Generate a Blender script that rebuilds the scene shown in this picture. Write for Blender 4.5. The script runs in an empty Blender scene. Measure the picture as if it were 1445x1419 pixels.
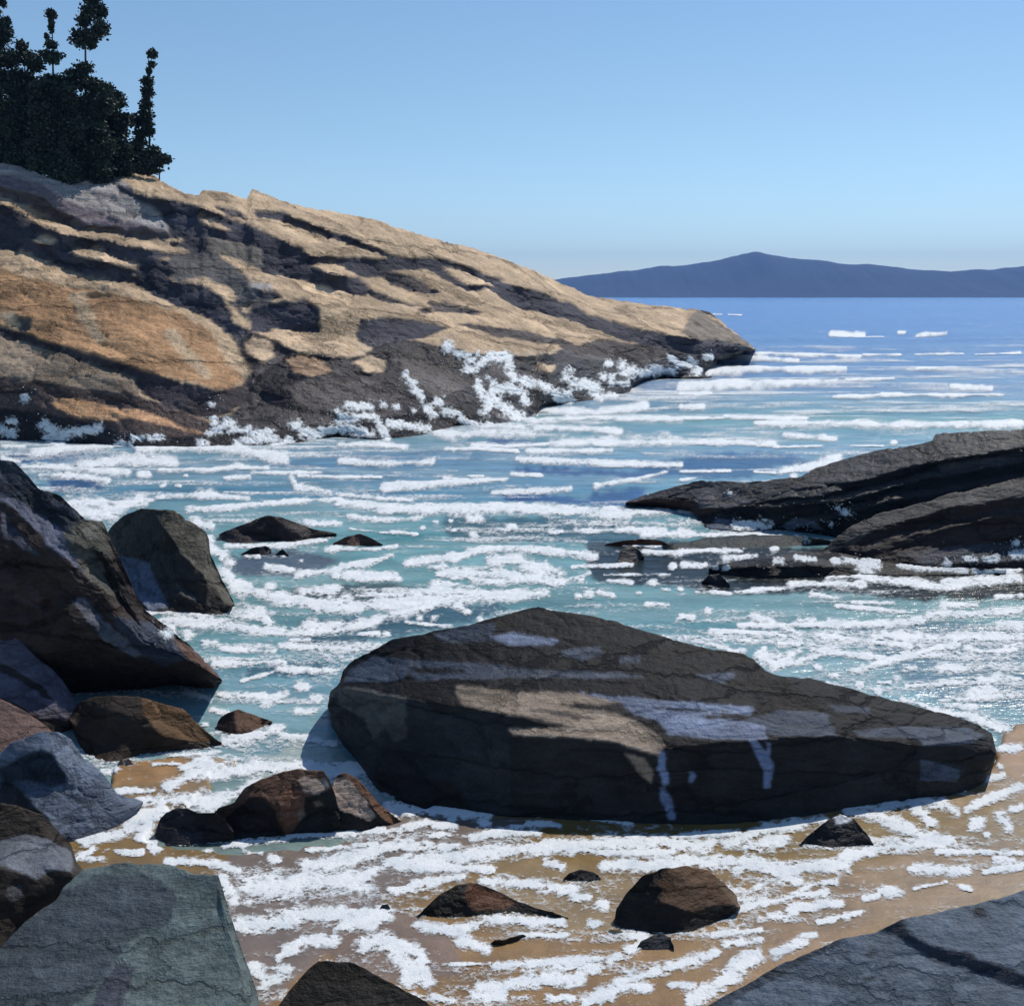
import bpy, math, random
import numpy as np
from mathutils import Vector

# ------------------------------------------------------------------ camera, sky, sun, exposure
W, HP, F = 1445.0, 1419.0, 1549.0        # photograph size and focal length in its pixels
CAMH, HOR = 4.0, 417.0                   # eye height in metres, horizon row
PITCH = math.atan((HP / 2 - HOR) / F)
SC = bpy.context.scene
cam_d = bpy.data.cameras.new("camera")
cam_d.sensor_width = 36.0
cam_d.lens = 36.0 * F / W
cam_d.clip_start = 0.1
cam_d.clip_end = 30000.0
cam = bpy.data.objects.new("camera", cam_d)
cam.location = (0, 0, CAMH)
cam.rotation_euler = (math.radians(90) - PITCH, 0, 0)
SC.collection.objects.link(cam)
SC.camera = cam

SUN_EL, SUN_AZ = math.radians(50), math.radians(40)      # azimuth clockwise from +Y
world = bpy.data.worlds.new("World")
SC.world = world
world.use_nodes = True
nt = world.node_tree
bg = nt.nodes["Background"]
sky = nt.nodes.new("ShaderNodeTexSky")
sky.sky_type = 'NISHITA'
sky.sun_disc = False
sky.sun_elevation = SUN_EL
sky.sun_rotation = SUN_AZ
sky.altitude = 0
sky.air_density = 1.0
sky.dust_density = 0.0
sky.ozone_density = 3.0
tc = nt.nodes.new("ShaderNodeTexCoord"); sx = nt.nodes.new("ShaderNodeSeparateXYZ")
cr = nt.nodes.new("ShaderNodeValToRGB"); mxs = nt.nodes.new("ShaderNodeMix"); mxs.data_type = 'RGBA'; mxs.blend_type = 'MULTIPLY'
mxs.inputs[0].default_value = 1.0                        # sea air: blue right down to the horizon
cr.color_ramp.elements[0].position = 0.0; cr.color_ramp.elements[0].color = (0.95, 1.08, 1.26, 1)
cr.color_ramp.elements[1].position = 0.16; cr.color_ramp.elements[1].color = (0.93, 1.0, 1.0, 1)
nt.links.new(tc.outputs['Generated'], sx.inputs[0]); nt.links.new(sx.outputs[2], cr.inputs[0])
nt.links.new(sky.outputs[0], mxs.inputs[6]); nt.links.new(cr.outputs[0], mxs.inputs[7])
nt.links.new(mxs.outputs[2], bg.inputs[0])
bg.inputs[1].default_value = 0.114

sd = bpy.data.lights.new("sun", 'SUN')
sd.energy = 4.2
sd.angle = math.radians(0.53)
sd.color = (1.0, 0.95, 0.87)
so = bpy.data.objects.new("sun", sd)
sdir = Vector((math.sin(SUN_AZ) * math.cos(SUN_EL), math.cos(SUN_AZ) * math.cos(SUN_EL), math.sin(SUN_EL)))
so.rotation_euler = sdir.to_track_quat('Z', 'Y').to_euler()
so.location = (60, 30, 80)
SC.collection.objects.link(so)

SC.view_settings.view_transform = 'Standard'
SC.view_settings.look = 'None'
SC.view_settings.exposure = 0.0
SC.view_settings.gamma = 1.0
SC.render.engine = 'CYCLES'
SC.cycles.max_bounces = 6
SC.cycles.volume_bounces = 0
SC.cycles.use_denoising = True

# ------------------------------------------------------------------ helpers: rays, noise, meshes
cp, sp = math.cos(PITCH), math.sin(PITCH)

def ray(u, v):
    """direction through (u, v), scaled so that its y component is 1"""
    u = np.asarray(u, float); v = np.asarray(v, float)
    x = (u - W / 2) / F
    y = -(v - HP / 2) / F
    dy = cp + y * sp
    dz = -sp + y * cp
    return x / dy, dz / dy

def ground_y(u, v, z=0.0):
    a, b = ray(u, v)
    return (z - CAMH) / np.minimum(b, -1e-4)

def lin(c):
    """sRGB 0-255 -> linear"""
    r = []
    for x in c:
        x = x / 255.0
        r.append(x / 12.92 if x <= 0.04045 else ((x + 0.055) / 1.055) ** 2.4)
    return np.array(r)

def _h(ix, iy, iz, seed):
    with np.errstate(over='ignore'):
        h = (ix.astype(np.int64) * 374761393 + iy.astype(np.int64) * 668265263 + iz.astype(np.int64) * 2147483647 + seed * 974634777) & 0xffffffff
        h = ((h ^ (h >> 13)) * 1274126177) & 0xffffffff
        h = ((h ^ (h >> 16)) * 2246822519) & 0xffffffff
        h = h ^ (h >> 15)
    return (h & 0xffffff) / float(0xffffff)

def vnoise(x, y, z=0.0, seed=0):
    x = np.asarray(x, float); y = np.asarray(y, float); z = np.asarray(z, float) + 0 * x
    ix, iy, iz = np.floor(x), np.floor(y), np.floor(z)
    fx, fy, fz = x - ix, y - iy, z - iz
    fx = fx * fx * (3 - 2 * fx); fy = fy * fy * (3 - 2 * fy); fz = fz * fz * (3 - 2 * fz)
    r = 0
    for a in (0, 1):
        for b in (0, 1):
            for c in (0, 1):
                w = (fx if a else 1 - fx) * (fy if b else 1 - fy) * (fz if c else 1 - fz)
                r = r + w * _h(ix + a, iy + b, iz + c, seed)
    return r * 2 - 1

def fbm(x, y, z=0.0, octv=4, seed=0):
    r, amp, tot = 0, 1.0, 0.0
    for o in range(octv):
        r = r + amp * vnoise(x * 2 ** o + 13.7 * o, y * 2 ** o + 7.1 * o, np.asarray(z) * 2 ** o, seed + o)
        tot += amp; amp *= 0.5
    return r / tot

def cells(x, y, seed=0):
    """jittered cells: three random numbers of the nearest cell, and the distance to the crack between cells"""
    ix, iy = np.floor(x), np.floor(y)
    f1 = np.full(x.shape, 9.0); f2 = np.full(x.shape, 9.0)
    cx = np.zeros(x.shape); cy = np.zeros(x.shape)
    for a in (-1, 0, 1):
        for b in (-1, 0, 1):
            gx, gy = ix + a, iy + b
            px = gx + _h(gx, gy, gx * 0, seed); py = gy + _h(gx, gy, gx * 0 + 1, seed)
            d = np.hypot(px - x, py - y)
            near = d < f1
            f2 = np.where(near, f1, np.minimum(f2, d))
            f1 = np.where(near, d, f1)
            cx = np.where(near, gx, cx); cy = np.where(near, gy, cy)
    rnd = [_h(cx, cy, cx * 0 + 5 + k, seed) * 2 - 1 for k in range(3)]
    return rnd, f2 - f1

def in_poly(u, v, poly):
    r = np.zeros(u.shape, bool)
    n = len(poly)
    for i in range(n):
        x1, y1 = poly[i]; x2, y2 = poly[(i + 1) % n]
        if y1 == y2:
            continue
        c = ((y1 > v) != (y2 > v)) & (u < (x2 - x1) * (v - y1) / (y2 - y1) + x1)
        r ^= c
    return r

def link(o, parent=None):
    SC.collection.objects.link(o)
    if parent is not None:
        o.parent = parent
    return o

def tag(o, label=None, cat=None, group=None, kind=None):
    if label: o["label"] = label
    if cat: o["category"] = cat
    if group: o["group"] = group
    if kind: o["kind"] = kind
    return o

def mesh_obj(name, verts, faces, mat, parent=None, col=None, rough=None, smooth=True):
    """verts (n,3) array, faces (m,4) or (m,3) int array"""
    me = bpy.data.meshes.new(name)
    verts = np.ascontiguousarray(verts, dtype=np.float32)
    faces = np.ascontiguousarray(faces, dtype=np.int32)
    k = faces.shape[1]
    me.vertices.add(len(verts)); me.vertices.foreach_set("co", verts.ravel())
    me.loops.add(faces.size); me.loops.foreach_set("vertex_index", faces.ravel())
    me.polygons.add(len(faces))
    me.polygons.foreach_set("loop_start", np.arange(0, faces.size, k, dtype=np.int32))
    me.polygons.foreach_set("use_smooth", np.full(len(faces), smooth, dtype=bool))
    if col is not None:
        a = me.attributes.new("tint", 'FLOAT_COLOR', 'POINT')
        c4 = np.ones((len(verts), 4), np.float32); c4[:, :3] = col
        a.data.foreach_set("color", c4.ravel())
    if rough is not None:
        a = me.attributes.new("gloss", 'FLOAT', 'POINT')
        a.data.foreach_set("value", np.ascontiguousarray(rough, dtype=np.float32))
    me.update(calc_edges=True)
    me.validate()
    me.materials.append(mat)
    return link(bpy.data.objects.new(name, me), parent)

def grid_faces(nr, nc):
    i = np.arange(nr - 1)[:, None] * nc + np.arange(nc - 1)[None, :]
    return np.stack([i, i + 1, i + nc + 1, i + nc], -1).reshape(-1, 4)

# ------------------------------------------------------------------ materials
def new_mat(name):
    m = bpy.data.materials.new(name); m.use_nodes = True
    t = m.node_tree; b = t.nodes["Principled BSDF"]
    return m, t, b

def N(t, kind, **kw):
    n = t.nodes.new(kind)
    for k, v in kw.items():
        if k.startswith('i_'):
            n.inputs[k[2:].replace('_', ' ')].default_value = v
        else:
            setattr(n, k, v)
    return n

def ramp(t, stops):
    r = t.nodes.new("ShaderNodeValToRGB")
    el = r.color_ramp.elements
    while len(el) < len(stops): el.new(0.5)
    for e, (p, c) in zip(el, stops):
        e.position = p
        e.color = (c, c, c, 1) if not hasattr(c, '__len__') else (*c, 1)
    return r

def rock_material(name, sc, bump):
    """sc: grain size in metres"""
    m, t, b = new_mat(name); L = t.links.new
    geo = N(t, "ShaderNodeNewGeometry")
    at = N(t, "ShaderNodeAttribute", attribute_name="tint")
    gl = N(t, "ShaderNodeAttribute", attribute_name="gloss")
    n1 = N(t, "ShaderNodeTexNoise", i_Scale=0.25 / sc, i_Detail=8.0, i_Roughness=0.65)
    n2 = N(t, "ShaderNodeTexNoise", i_Scale=3.0 / sc, i_Detail=4.0, i_Roughness=0.7)
    n3 = N(t, "ShaderNodeTexVoronoi", i_Scale=0.6 / sc)
    mp = N(t, "ShaderNodeMapping"); mp.inputs['Scale'].default_value = (0.35, 0.6, 2.2)
    mp.inputs['Rotation'].default_value = (0, math.radians(14), 0)
    n4 = N(t, "ShaderNodeTexNoise", i_Scale=0.6 / sc, i_Detail=6.0, i_Roughness=0.6)
    L(geo.outputs['Position'], mp.inputs[0]); L(mp.outputs[0], n4.inputs[0])
    for n in (n1, n2, n3): L(geo.outputs['Position'], n.inputs[0])
    r1 = ramp(t, [(0.25, 0.62), (0.5, 1.0), (0.78, 1.38)])
    L(n1.outputs[0], r1.inputs[0])
    r2 = ramp(t, [(0.3, 0.7), (0.5, 1.0), (0.72, 1.4)])
    L(n2.outputs[0], r2.inputs[0])
    r4 = ramp(t, [(0.3, 0.72), (0.55, 1.0), (0.75, 1.25)])
    L(n4.outputs[0], r4.inputs[0])
    m1 = N(t, "ShaderNodeMix", data_type='RGBA', blend_type='MULTIPLY', i_Factor=1.0)
    m2 = N(t, "ShaderNodeMix", data_type='RGBA', blend_type='MULTIPLY', i_Factor=0.8)
    m3 = N(t, "ShaderNodeMix", data_type='RGBA', blend_type='MULTIPLY', i_Factor=0.8)
    L(at.outputs['Color'], m1.inputs[6]); L(r1.outputs[0], m1.inputs[7])
    L(m1.outputs[2], m2.inputs[6]); L(r2.outputs[0], m2.inputs[7])
    L(m2.outputs[2], m3.inputs[6]); L(r4.outputs[0], m3.inputs[7])
    L(m3.outputs[2], b.inputs['Base Color'])
    L(gl.outputs['Fac'], b.inputs['Roughness'])
    b.inputs['Specular IOR Level'].default_value = 0.12
    ad = N(t, "ShaderNodeMath", operation='ADD')
    mu = N(t, "ShaderNodeMath", operation='MULTIPLY'); mu.inputs[1].default_value = 0.3
    ad2 = N(t, "ShaderNodeMath", operation='ADD')
    L(n2.outputs[0], mu.inputs[0]); L(mu.outputs[0], ad.inputs[0]); L(n1.outputs[0], ad.inputs[1])
    L(ad.outputs[0], ad2.inputs[0]); L(n4.outputs[0], ad2.inputs[1])
    wv_ = N(t, "ShaderNodeVectorMath", operation='MULTIPLY_ADD'); wv_.inputs[1].default_value = (sc * 5, sc * 5, sc * 5)
    L(n1.outputs['Color'], wv_.inputs[0]); L(mp.outputs[0], wv_.inputs[2])
    ck = N(t, "ShaderNodeTexVoronoi", i_Scale=0.11 / sc, feature='DISTANCE_TO_EDGE'); L(wv_.outputs[0], ck.inputs[0])
    rk = ramp(t, [(0.0, 0.0), (0.035, 1.0)]); L(ck.outputs['Distance'], rk.inputs[0])
    pit = ramp(t, [(0.0, 0.0), (0.35, 1.0)]); L(n3.outputs['Distance'], pit.inputs[0])
    a3 = N(t, "ShaderNodeMath", operation='MULTIPLY_ADD'); a3.inputs[1].default_value = 0.55
    L(rk.outputs[0], a3.inputs[0]); L(ad2.outputs[0], a3.inputs[2])
    a4 = N(t, "ShaderNodeMath", operation='MULTIPLY_ADD'); a4.inputs[1].default_value = 0.22
    L(pit.outputs[0], a4.inputs[0]); L(a3.outputs[0], a4.inputs[2])
    bp = N(t, "ShaderNodeBump"); bp.inputs['Strength'].default_value = 0.9
    bp.inputs['Distance'].default_value = sc * bump
    L(a4.outputs[0], bp.inputs['Height']); L(bp.outputs[0], b.inputs['Normal'])
    return m

M_NEAR = rock_material("rock_near", 0.06, 0.5)
M_MID = rock_material("rock_mid", 0.14, 0.5)
M_FAR = rock_material("rock_far", 0.5, 0.5)

def water_material():
    m, t, b = new_mat("sea_water"); L = t.links.new
    at = N(t, "ShaderNodeAttribute", attribute_name="tint")
    geo = N(t, "ShaderNodeNewGeometry")
    n1 = N(t, "ShaderNodeTexNoise", i_Scale=1.6, i_Detail=6.0, i_Roughness=0.6)
    mp = N(t, "ShaderNodeMapping"); mp.inputs['Scale'].default_value = (0.5, 1.2, 1)
    L(geo.outputs['Position'], mp.inputs[0]); L(mp.outputs[0], n1.inputs[0])
    n2 = N(t, "ShaderNodeTexNoise", i_Scale=9.0, i_Detail=4.0, i_Roughness=0.6)
    L(mp.outputs[0], n2.inputs[0])
    r = ramp(t, [(0.3, 0.75), (0.5, 1.0), (0.7, 1.25)])
    L(n1.outputs[0], r.inputs[0])
    mx = N(t, "ShaderNodeMix", data_type='RGBA', blend_type='MULTIPLY', i_Factor=1.0)
    L(at.outputs['Color'], mx.inputs[6]); L(r.outputs[0], mx.inputs[7]); L(mx.outputs[2], b.inputs['Base Color'])
    b.inputs['Roughness'].default_value = 0.25
    b.inputs['IOR'].default_value = 1.33
    ad = N(t, "ShaderNodeMath", operation='MULTIPLY_ADD'); ad.inputs[1].default_value = 0.25
    L(n2.outputs[0], ad.inputs[0]); L(n1.outputs[0], ad.inputs[2])
    bp = N(t, "ShaderNodeBump"); bp.inputs['Strength'].default_value = 0.7; bp.inputs['Distance'].default_value = 0.12
    L(ad.outputs[0], bp.inputs['Height']); L(bp.outputs[0], b.inputs['Normal'])
    return m
M_WATER = water_material()

def sand_material():
    m, t, b = new_mat("wet_sand"); L = t.links.new
    at = N(t, "ShaderNodeAttribute", attribute_name="tint")
    geo = N(t, "ShaderNodeNewGeometry")
    n1 = N(t, "ShaderNodeTexNoise", i_Scale=3.0, i_Detail=8.0, i_Roughness=0.6)
    n2 = N(t, "ShaderNodeTexNoise", i_Scale=140.0, i_Detail=3.0, i_Roughness=0.6)
    for n in (n1, n2): L(geo.outputs['Position'], n.inputs[0])
    r = ramp(t, [(0.3, 0.7), (0.5, 1.0), (0.7, 1.3)]); L(n1.outputs[0], r.inputs[0])
    r2 = ramp(t, [(0.3, 0.65), (0.5, 1.0), (0.7, 1.35)]); L(n2.outputs[0], r2.inputs[0])
    mx = N(t, "ShaderNodeMix", data_type='RGBA', blend_type='MULTIPLY', i_Factor=1.0)
    mx2 = N(t, "ShaderNodeMix", data_type='RGBA', blend_type='MULTIPLY', i_Factor=0.8)
    L(at.outputs['Color'], mx.inputs[6]); L(r.outputs[0], mx.inputs[7])
    L(mx.outputs[2], mx2.inputs[6]); L(r2.outputs[0], mx2.inputs[7]); L(mx2.outputs[2], b.inputs['Base Color'])
    b.inputs['Roughness'].default_value = 0.38
    bp = N(t, "ShaderNodeBump"); bp.inputs['Strength'].default_value = 0.5; bp.inputs['Distance'].default_value = 0.02
    L(n1.outputs[0], bp.inputs['Height']); L(bp.outputs[0], b.inputs['Normal'])
    return m
M_SAND = sand_material()

def foam_material(name, soft, lace_scale):
    """opaque in the middle of a patch (field 'gloss' > 0), thinning to bubble lace at its rim"""
    m, t, b = new_mat(name); L = t.links.new
    geo = N(t, "ShaderNodeNewGeometry")
    at = N(t, "ShaderNodeAttribute", attribute_name="gloss")
    n1 = N(t, "ShaderNodeTexNoise", i_Scale=4.0, i_Detail=10.0, i_Roughness=0.72)
    n2 = N(t, "ShaderNodeTexVoronoi", i_Scale=lace_scale, feature='DISTANCE_TO_EDGE')
    n3 = N(t, "ShaderNodeTexNoise", i_Scale=lace_scale * 2.2, i_Detail=6.0, i_Roughness=0.7)
    mp = N(t, "ShaderNodeVectorMath", operation='MULTIPLY_ADD')
    mp.inputs[1].default_value = (0.25, 0.25, 0.25)
    L(n3.outputs['Color'], mp.inputs[0]); L(geo.outputs['Position'], mp.inputs[2])
    for n in (n1, n3): L(geo.outputs['Position'], n.inputs[0])
    L(mp.outputs[0], n2.inputs[0])
    r = ramp(t, [(0.3, (0.56, 0.62, 0.66)), (0.55, (0.80, 0.82, 0.83))]); L(n1.outputs[0], r.inputs[0])
    L(r.outputs[0], b.inputs['Base Color'])
    b.inputs['Roughness'].default_value = 0.6
    b.inputs['Specular IOR Level'].default_value = 0.25
    # alpha = soft step of field + noise - holes
    s1 = N(t, "ShaderNodeMath", operation='MULTIPLY_ADD'); s1.inputs[1].default_value = 1.3; s1.inputs[2].default_value = -0.65
    L(n3.outputs[0], s1.inputs[0])
    s2 = N(t, "ShaderNodeMath", operation='MULTIPLY_ADD'); s2.inputs[1].default_value = -1.9; s2.inputs[2].default_value = 0.34
    L(n2.outputs['Distance'], s2.inputs[0])
    s3 = N(t, "ShaderNodeMath", operation='ADD'); L(s1.outputs[0], s3.inputs[0]); L(s2.outputs[0], s3.inputs[1])
    s4 = N(t, "ShaderNodeMath", operation='ADD'); L(s3.outputs[0], s4.inputs[0]); L(at.outputs['Fac'], s4.inputs[1])
    mr = N(t, "ShaderNodeMapRange"); mr.inputs['From Min'].default_value = -0.08; mr.inputs['From Max'].default_value = soft
    L(s4.outputs[0], mr.inputs['Value']); L(mr.outputs[0], b.inputs['Alpha'])
    bp = N(t, "ShaderNodeBump"); bp.inputs['Strength'].default_value = 0.45; bp.inputs['Distance'].default_value = 0.018
    L(s3.outputs[0], bp.inputs['Height']); L(bp.outputs[0], b.inputs['Normal'])
    return m
M_FOAM = foam_material("foam", 0.62, 11.0)
M_SPRAY = foam_material("spray", 0.9, 22.0)


def plain_mat(name, c, rough=0.8, scale=8.0, var=0.35):
    m, t, b = new_mat(name); L = t.links.new
    geo = N(t, "ShaderNodeNewGeometry")
    n1 = N(t, "ShaderNodeTexNoise", i_Scale=scale, i_Detail=6.0)
    L(geo.outputs['Position'], n1.inputs[0])
    r = ramp(t, [(0.3, tuple(x * (1 - var) for x in c)), (0.7, tuple(x * (1 + var) for x in c))])
    L(n1.outputs[0], r.inputs[0]); L(r.outputs[0], b.inputs['Base Color'])
    b.inputs['Roughness'].default_value = rough
    return m
M_NEEDLE = plain_mat("spruce_needles", (0.020, 0.036, 0.022), 0.7, 1.5, 0.5)
M_BARK = plain_mat("spruce_bark", (0.05, 0.04, 0.032), 0.9, 6)
M_HILL = plain_mat("far_forest", (0.020, 0.035, 0.040), 0.95, 0.01, 0.3)

# ------------------------------------------------------------------ rocks: surfaces whose planes follow given normals
RELIEF = {}; SURF = {}

def relief(key, name, label, cat, top, bot, n0, c0, regions=(), st=3.0, mat=None, gloss=0.55, facet=(40, 16, 20, 0.25),
           rough=1.3, crack=1.5, seed=1, warp=3.0, kind=None, group=None, back=1.2, iters=350, base_drop=0.5, turn=None, crest=None, rec=1.2):
    top = np.array(top, float); bot = np.array(bot, float)
    u0, u1 = max(top[0, 0], bot[0, 0]), min(top[-1, 0], bot[-1, 0])
    nu = max(12, int((u1 - u0) / st) + 1)
    us = np.linspace(u0, u1, nu)
    vt = np.interp(us, top[:, 0], top[:, 1]); vb = np.interp(us, bot[:, 0], bot[:, 1])
    # beyond the picture's sides the rock rounds off down to the ground
    if u0 < -60: vt = vb - (vb - vt) * np.sqrt(np.clip((us - u0) / min(150.0, -20 - u0), 0, 1))
    if u1 > 1500: vt = vb - (vb - vt) * np.sqrt(np.clip((u1 - us) / 180.0, 0, 1))
    # a broken, not ruled, outline
    jag = fbm(us / 14.0, us * 0 + seed * 3.3, 0, 3, seed) * rough * 1.2
    ends = np.clip(np.minimum(us - u0, u1 - us) / 12.0, 0, 1)
    vt = vt + jag * ends
    vb = np.maximum(vb, vt + 0.6)
    nr = max(8, int((vb - vt).max() / st) + 1)
    t = np.linspace(0, 1, nr)[:, None]                       # 0 at the waterline, 1 at the crest
    U = np.repeat(us[None, :], nr, 0)
    V = vb[None, :] + t * (vt - vb)[None, :]
    # roughen where one plane gives way to the next
    wu = U + warp * fbm(U / 18, V / 12, 0, 3, seed + 11) * 1.6
    wv = V + warp * fbm(U / 18, V / 12, 7.7, 3, seed + 21)
    nrm = np.zeros(U.shape + (3,)); nrm[:] = n0
    col = np.zeros(U.shape + (3,)); col[:] = c0
    gl = np.full(U.shape, gloss)
    for rg in regions:
        msk = in_poly(wu, wv, rg[0])
        if rg[1] is not None: nrm[msk] = rg[1]
        if rg[2] is not None: col[msk] = rg[2]
        if len(rg) > 3: gl[msk] = rg[3]
    riser = (nrm[..., 2] < 0.3).astype(float)
    for _ in range(1):
        riser[1:-1, 1:-1] = (2 * riser[1:-1, 1:-1] + riser[:-2, 1:-1] + riser[2:, 1:-1] + riser[1:-1, :-2] + riser[1:-1, 2:]) / 6
    if n0[2] < 0.3: riser = riser * 0
    if turn:                                                 # the shore swings away from the viewer along the ledge
        ph = np.radians(np.interp(U, [q[0] for q in turn], [q[1] for q in turn]))
        nrm = np.stack([nrm[..., 0] * np.cos(ph) - nrm[..., 1] * np.sin(ph), nrm[..., 0] * np.sin(ph) + nrm[..., 1] * np.cos(ph), nrm[..., 2]], -1)
    # broken facets along the bedding
    fu, fv, ang, amt = facet
    ca, sa = math.cos(math.radians(ang)), math.sin(math.radians(ang))
    x = (U * ca + V * sa); y = (-U * sa + V * ca)
    xw = x / fu + 0.5 * fbm(U / fu, V / fv, 1.5, 3, seed + 5); yw = y / fv + 0.5 * fbm(U / fu, V / fv, 4.5, 3, seed + 6)
    (r0, r1, r2), edge = cells(xw, yw, seed + 31)
    (s0, s1, s2), edge2 = cells(xw * 2.7, yw * 2.7, seed + 41)
    nrm = nrm + amt * np.stack([r0, r1 * 0.7, r2 * 0.7], -1) + 0.45 * amt * np.stack([s0, s1 * 0.7, s2 * 0.7], -1)
    nrm /= np.linalg.norm(nrm, axis=-1, keepdims=True)
    col = col * (1 + 0.16 * r2[..., None] + 0.10 * s1[..., None])
    for _ in range(1):
        cb = col.copy(); cb[1:-1, 1:-1] = (2 * col[1:-1, 1:-1] + col[:-2, 1:-1] + col[2:, 1:-1] + col[1:-1, :-2] + col[1:-1, 2:]) / 6; col = cb
    a, b = ray(U, V)
    a2, b2 = ray(U + 0.5, V); a3, b3 = ray(U, V + 0.5)
    nd = nrm[..., 0] * a + nrm[..., 1] + nrm[..., 2] * b
    nd = np.minimum(nd, -0.13)
    p = -(nrm[..., 0] * (a2 - a) * 2 + nrm[..., 2] * (b2 - b) * 2) / nd
    q = -(nrm[..., 0] * (a3 - a) * 2 + nrm[..., 2] * (b3 - b) * 2) / nd
    gv = 0.5 * (q[1:] + q[:-1]) * (V[1:] - V[:-1])
    dV = V[:, 1:] - V[:, :-1]
    gh = 0.5 * (p[:, 1:] + p[:, :-1]) * (U[:, 1:] - U[:, :-1]) + 0.5 * (q[:, 1:] + q[:, :-1]) * dV
    wh = 1.0 / (1 + (np.abs(dV) / (4 * st)) ** 2)
    Lg = np.log(ground_y(us, vb))
    wa = 40.0
    wc = np.zeros(nu); Lc = np.zeros(nu)
    if crest:                                                # known distances of the crest
        wc = 3.0 * np.clip((us - crest[0][0]) / 80, 0, 1); Lc = np.log(np.interp(us, [q[0] for q in crest], [q[1] for q in crest]))
    X = np.vstack([Lg[None, :], Lg[None, :] + np.cumsum(gv, 0)])
    thin = np.clip(1 - (vb - vt) / 14, 0, 1) * (np.minimum(us - u0, u1 - us) < 40)     # the ends close on the ground
    Lc = np.where(wc > 0, Lc, Lg); wc = np.maximum(wc, 12 * thin)
    def A(z):
        o = np.zeros_like(z)
        d = z[1:] - z[:-1]; o[1:] += d; o[:-1] -= d
        d = (z[:, 1:] - z[:, :-1]) * wh; o[:, 1:] += d; o[:, :-1] -= d
        o[0] += wa * z[0]
        o[-1] += wc * z[-1]
        return o
    Bv = np.zeros_like(X); Bv[1:] += gv; Bv[:-1] -= gv
    g2 = gh * wh; Bv[:, 1:] += g2; Bv[:, :-1] -= g2
    Bv[0] += wa * Lg
    Bv[-1] += wc * Lc
    Dg = np.full(X.shape, 2.0); Dg[0] = 1 + wa; Dg[-1] = 1 + wc
    Dg[:, 1:] += wh; Dg[:, :-1] += wh
    r = Bv - A(X); z = r / Dg; pp = z.copy(); rs = (r * z).sum()
    for _ in range(iters):
        Ap = A(pp); al = rs / max((pp * Ap).sum(), 1e-20)
        X += al * pp; r -= al * Ap
        z = r / Dg; rn = (r * z).sum()
        if rn < 1e-10: break
        pp = z + (rn / rs) * pp; rs = rn
    X = np.maximum(X, np.log(2.2))
    Y = np.exp(X)
    P = np.stack([Y * a, Y, CAMH + Y * b], -1)
    RELIEF[key] = (us, vt, vb, X.copy())
    # relief of cracks and grain, along the surface normal
    du = np.gradient(P, axis=1); dv = np.gradient(P, axis=0)
    nn = np.cross(du, dv); ln = np.linalg.norm(nn, axis=-1, keepdims=True); nn = nn / np.maximum(ln, 1e-9)
    s = Y / F
    sm = float(np.median(s))
    k = 1.0 / (14 * sm)
    disp = rough * fbm(P[..., 0] * k, P[..., 1] * k, P[..., 2] * k * 1.8, 4, seed + 51)
    disp = disp - crack * np.clip(1 - edge / 0.10, 0, 1) - 0.5 * crack * np.clip(1 - edge2 / 0.10, 0, 1)
    disp = disp - rec * riser * np.clip((V - vt[None, :]) / 12, 0, 1)
    P = P + nn * (disp * s)[..., None]
    SURF[key] = (U, V, P.copy(), nn.copy(), s.copy())
    # base below the ground, and the far side falling away behind the crest
    rows = [P[::-1][i] for i in range(nr)][::-1]
    base = P[0].copy(); base[:, 2] = -base_drop
    hd = np.stack([a[-1], np.ones(nu), 0 * us], -1); hd /= np.linalg.norm(hd, axis=1, keepdims=True)
    crest = P[-1]; hgt = np.maximum(crest[:, 2] + base_drop, 0.1)
    dn = np.maximum(-b[-1], 0.0)
    bk = []
    for fr in (0.12, 0.35, 0.65, 1.0):
        q3 = crest + hd * (hgt * (fr ** 1.0) * back / (1 + 3.0 * dn) * 1.0)[:, None]
        drop = hgt * (fr ** 1.15)
        q3[:, 2] = crest[:, 2] - drop
        q3[:, :2] += (fbm(us / 25, us * 0 + fr * 9, 0, 3, seed + 61) * hgt * 0.06 * fr)[:, None]
        bk.append(q3)
    allr = np.array([base] + list(P) + bk)
    cc = np.array([col[0]] + list(col) + [col[-1]] * 4)
    gg = np.array([gl[0]] + list(gl) + [gl[-1]] * 4)
    fcs = grid_faces(allr.shape[0], nu)
    o = mesh_obj(name, allr.reshape(-1, 3), fcs, mat or M_NEAR, col=np.clip(cc.reshape(-1, 3), 0.004, 0.9), rough=gg.ravel())
    # origin at the base
    c = o.data
    pos = Vector((float(P[0, :, 0].mean()), float(P[0, :, 1].mean()), 0.0))
    c.transform(__import__('mathutils').Matrix.Translation(-pos)); o.location = pos
    tag(o, label, cat, group, kind)
    return o

def depth_at(key, u, v):
    us, vt, vb, X = RELIEF[key]
    if u < us[0] or u > us[-1]: return None
    j = int(round((u - us[0]) / (us[-1] - us[0]) * (len(us) - 1)))
    t = (vb[j] - v) / max(vb[j] - vt[j], 1e-6)
    if t < -0.02 or t > 1.05: return None
    i = int(round(min(max(t, 0), 1) * (X.shape[0] - 1)))
    return float(np.exp(X[i, j]))

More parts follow.
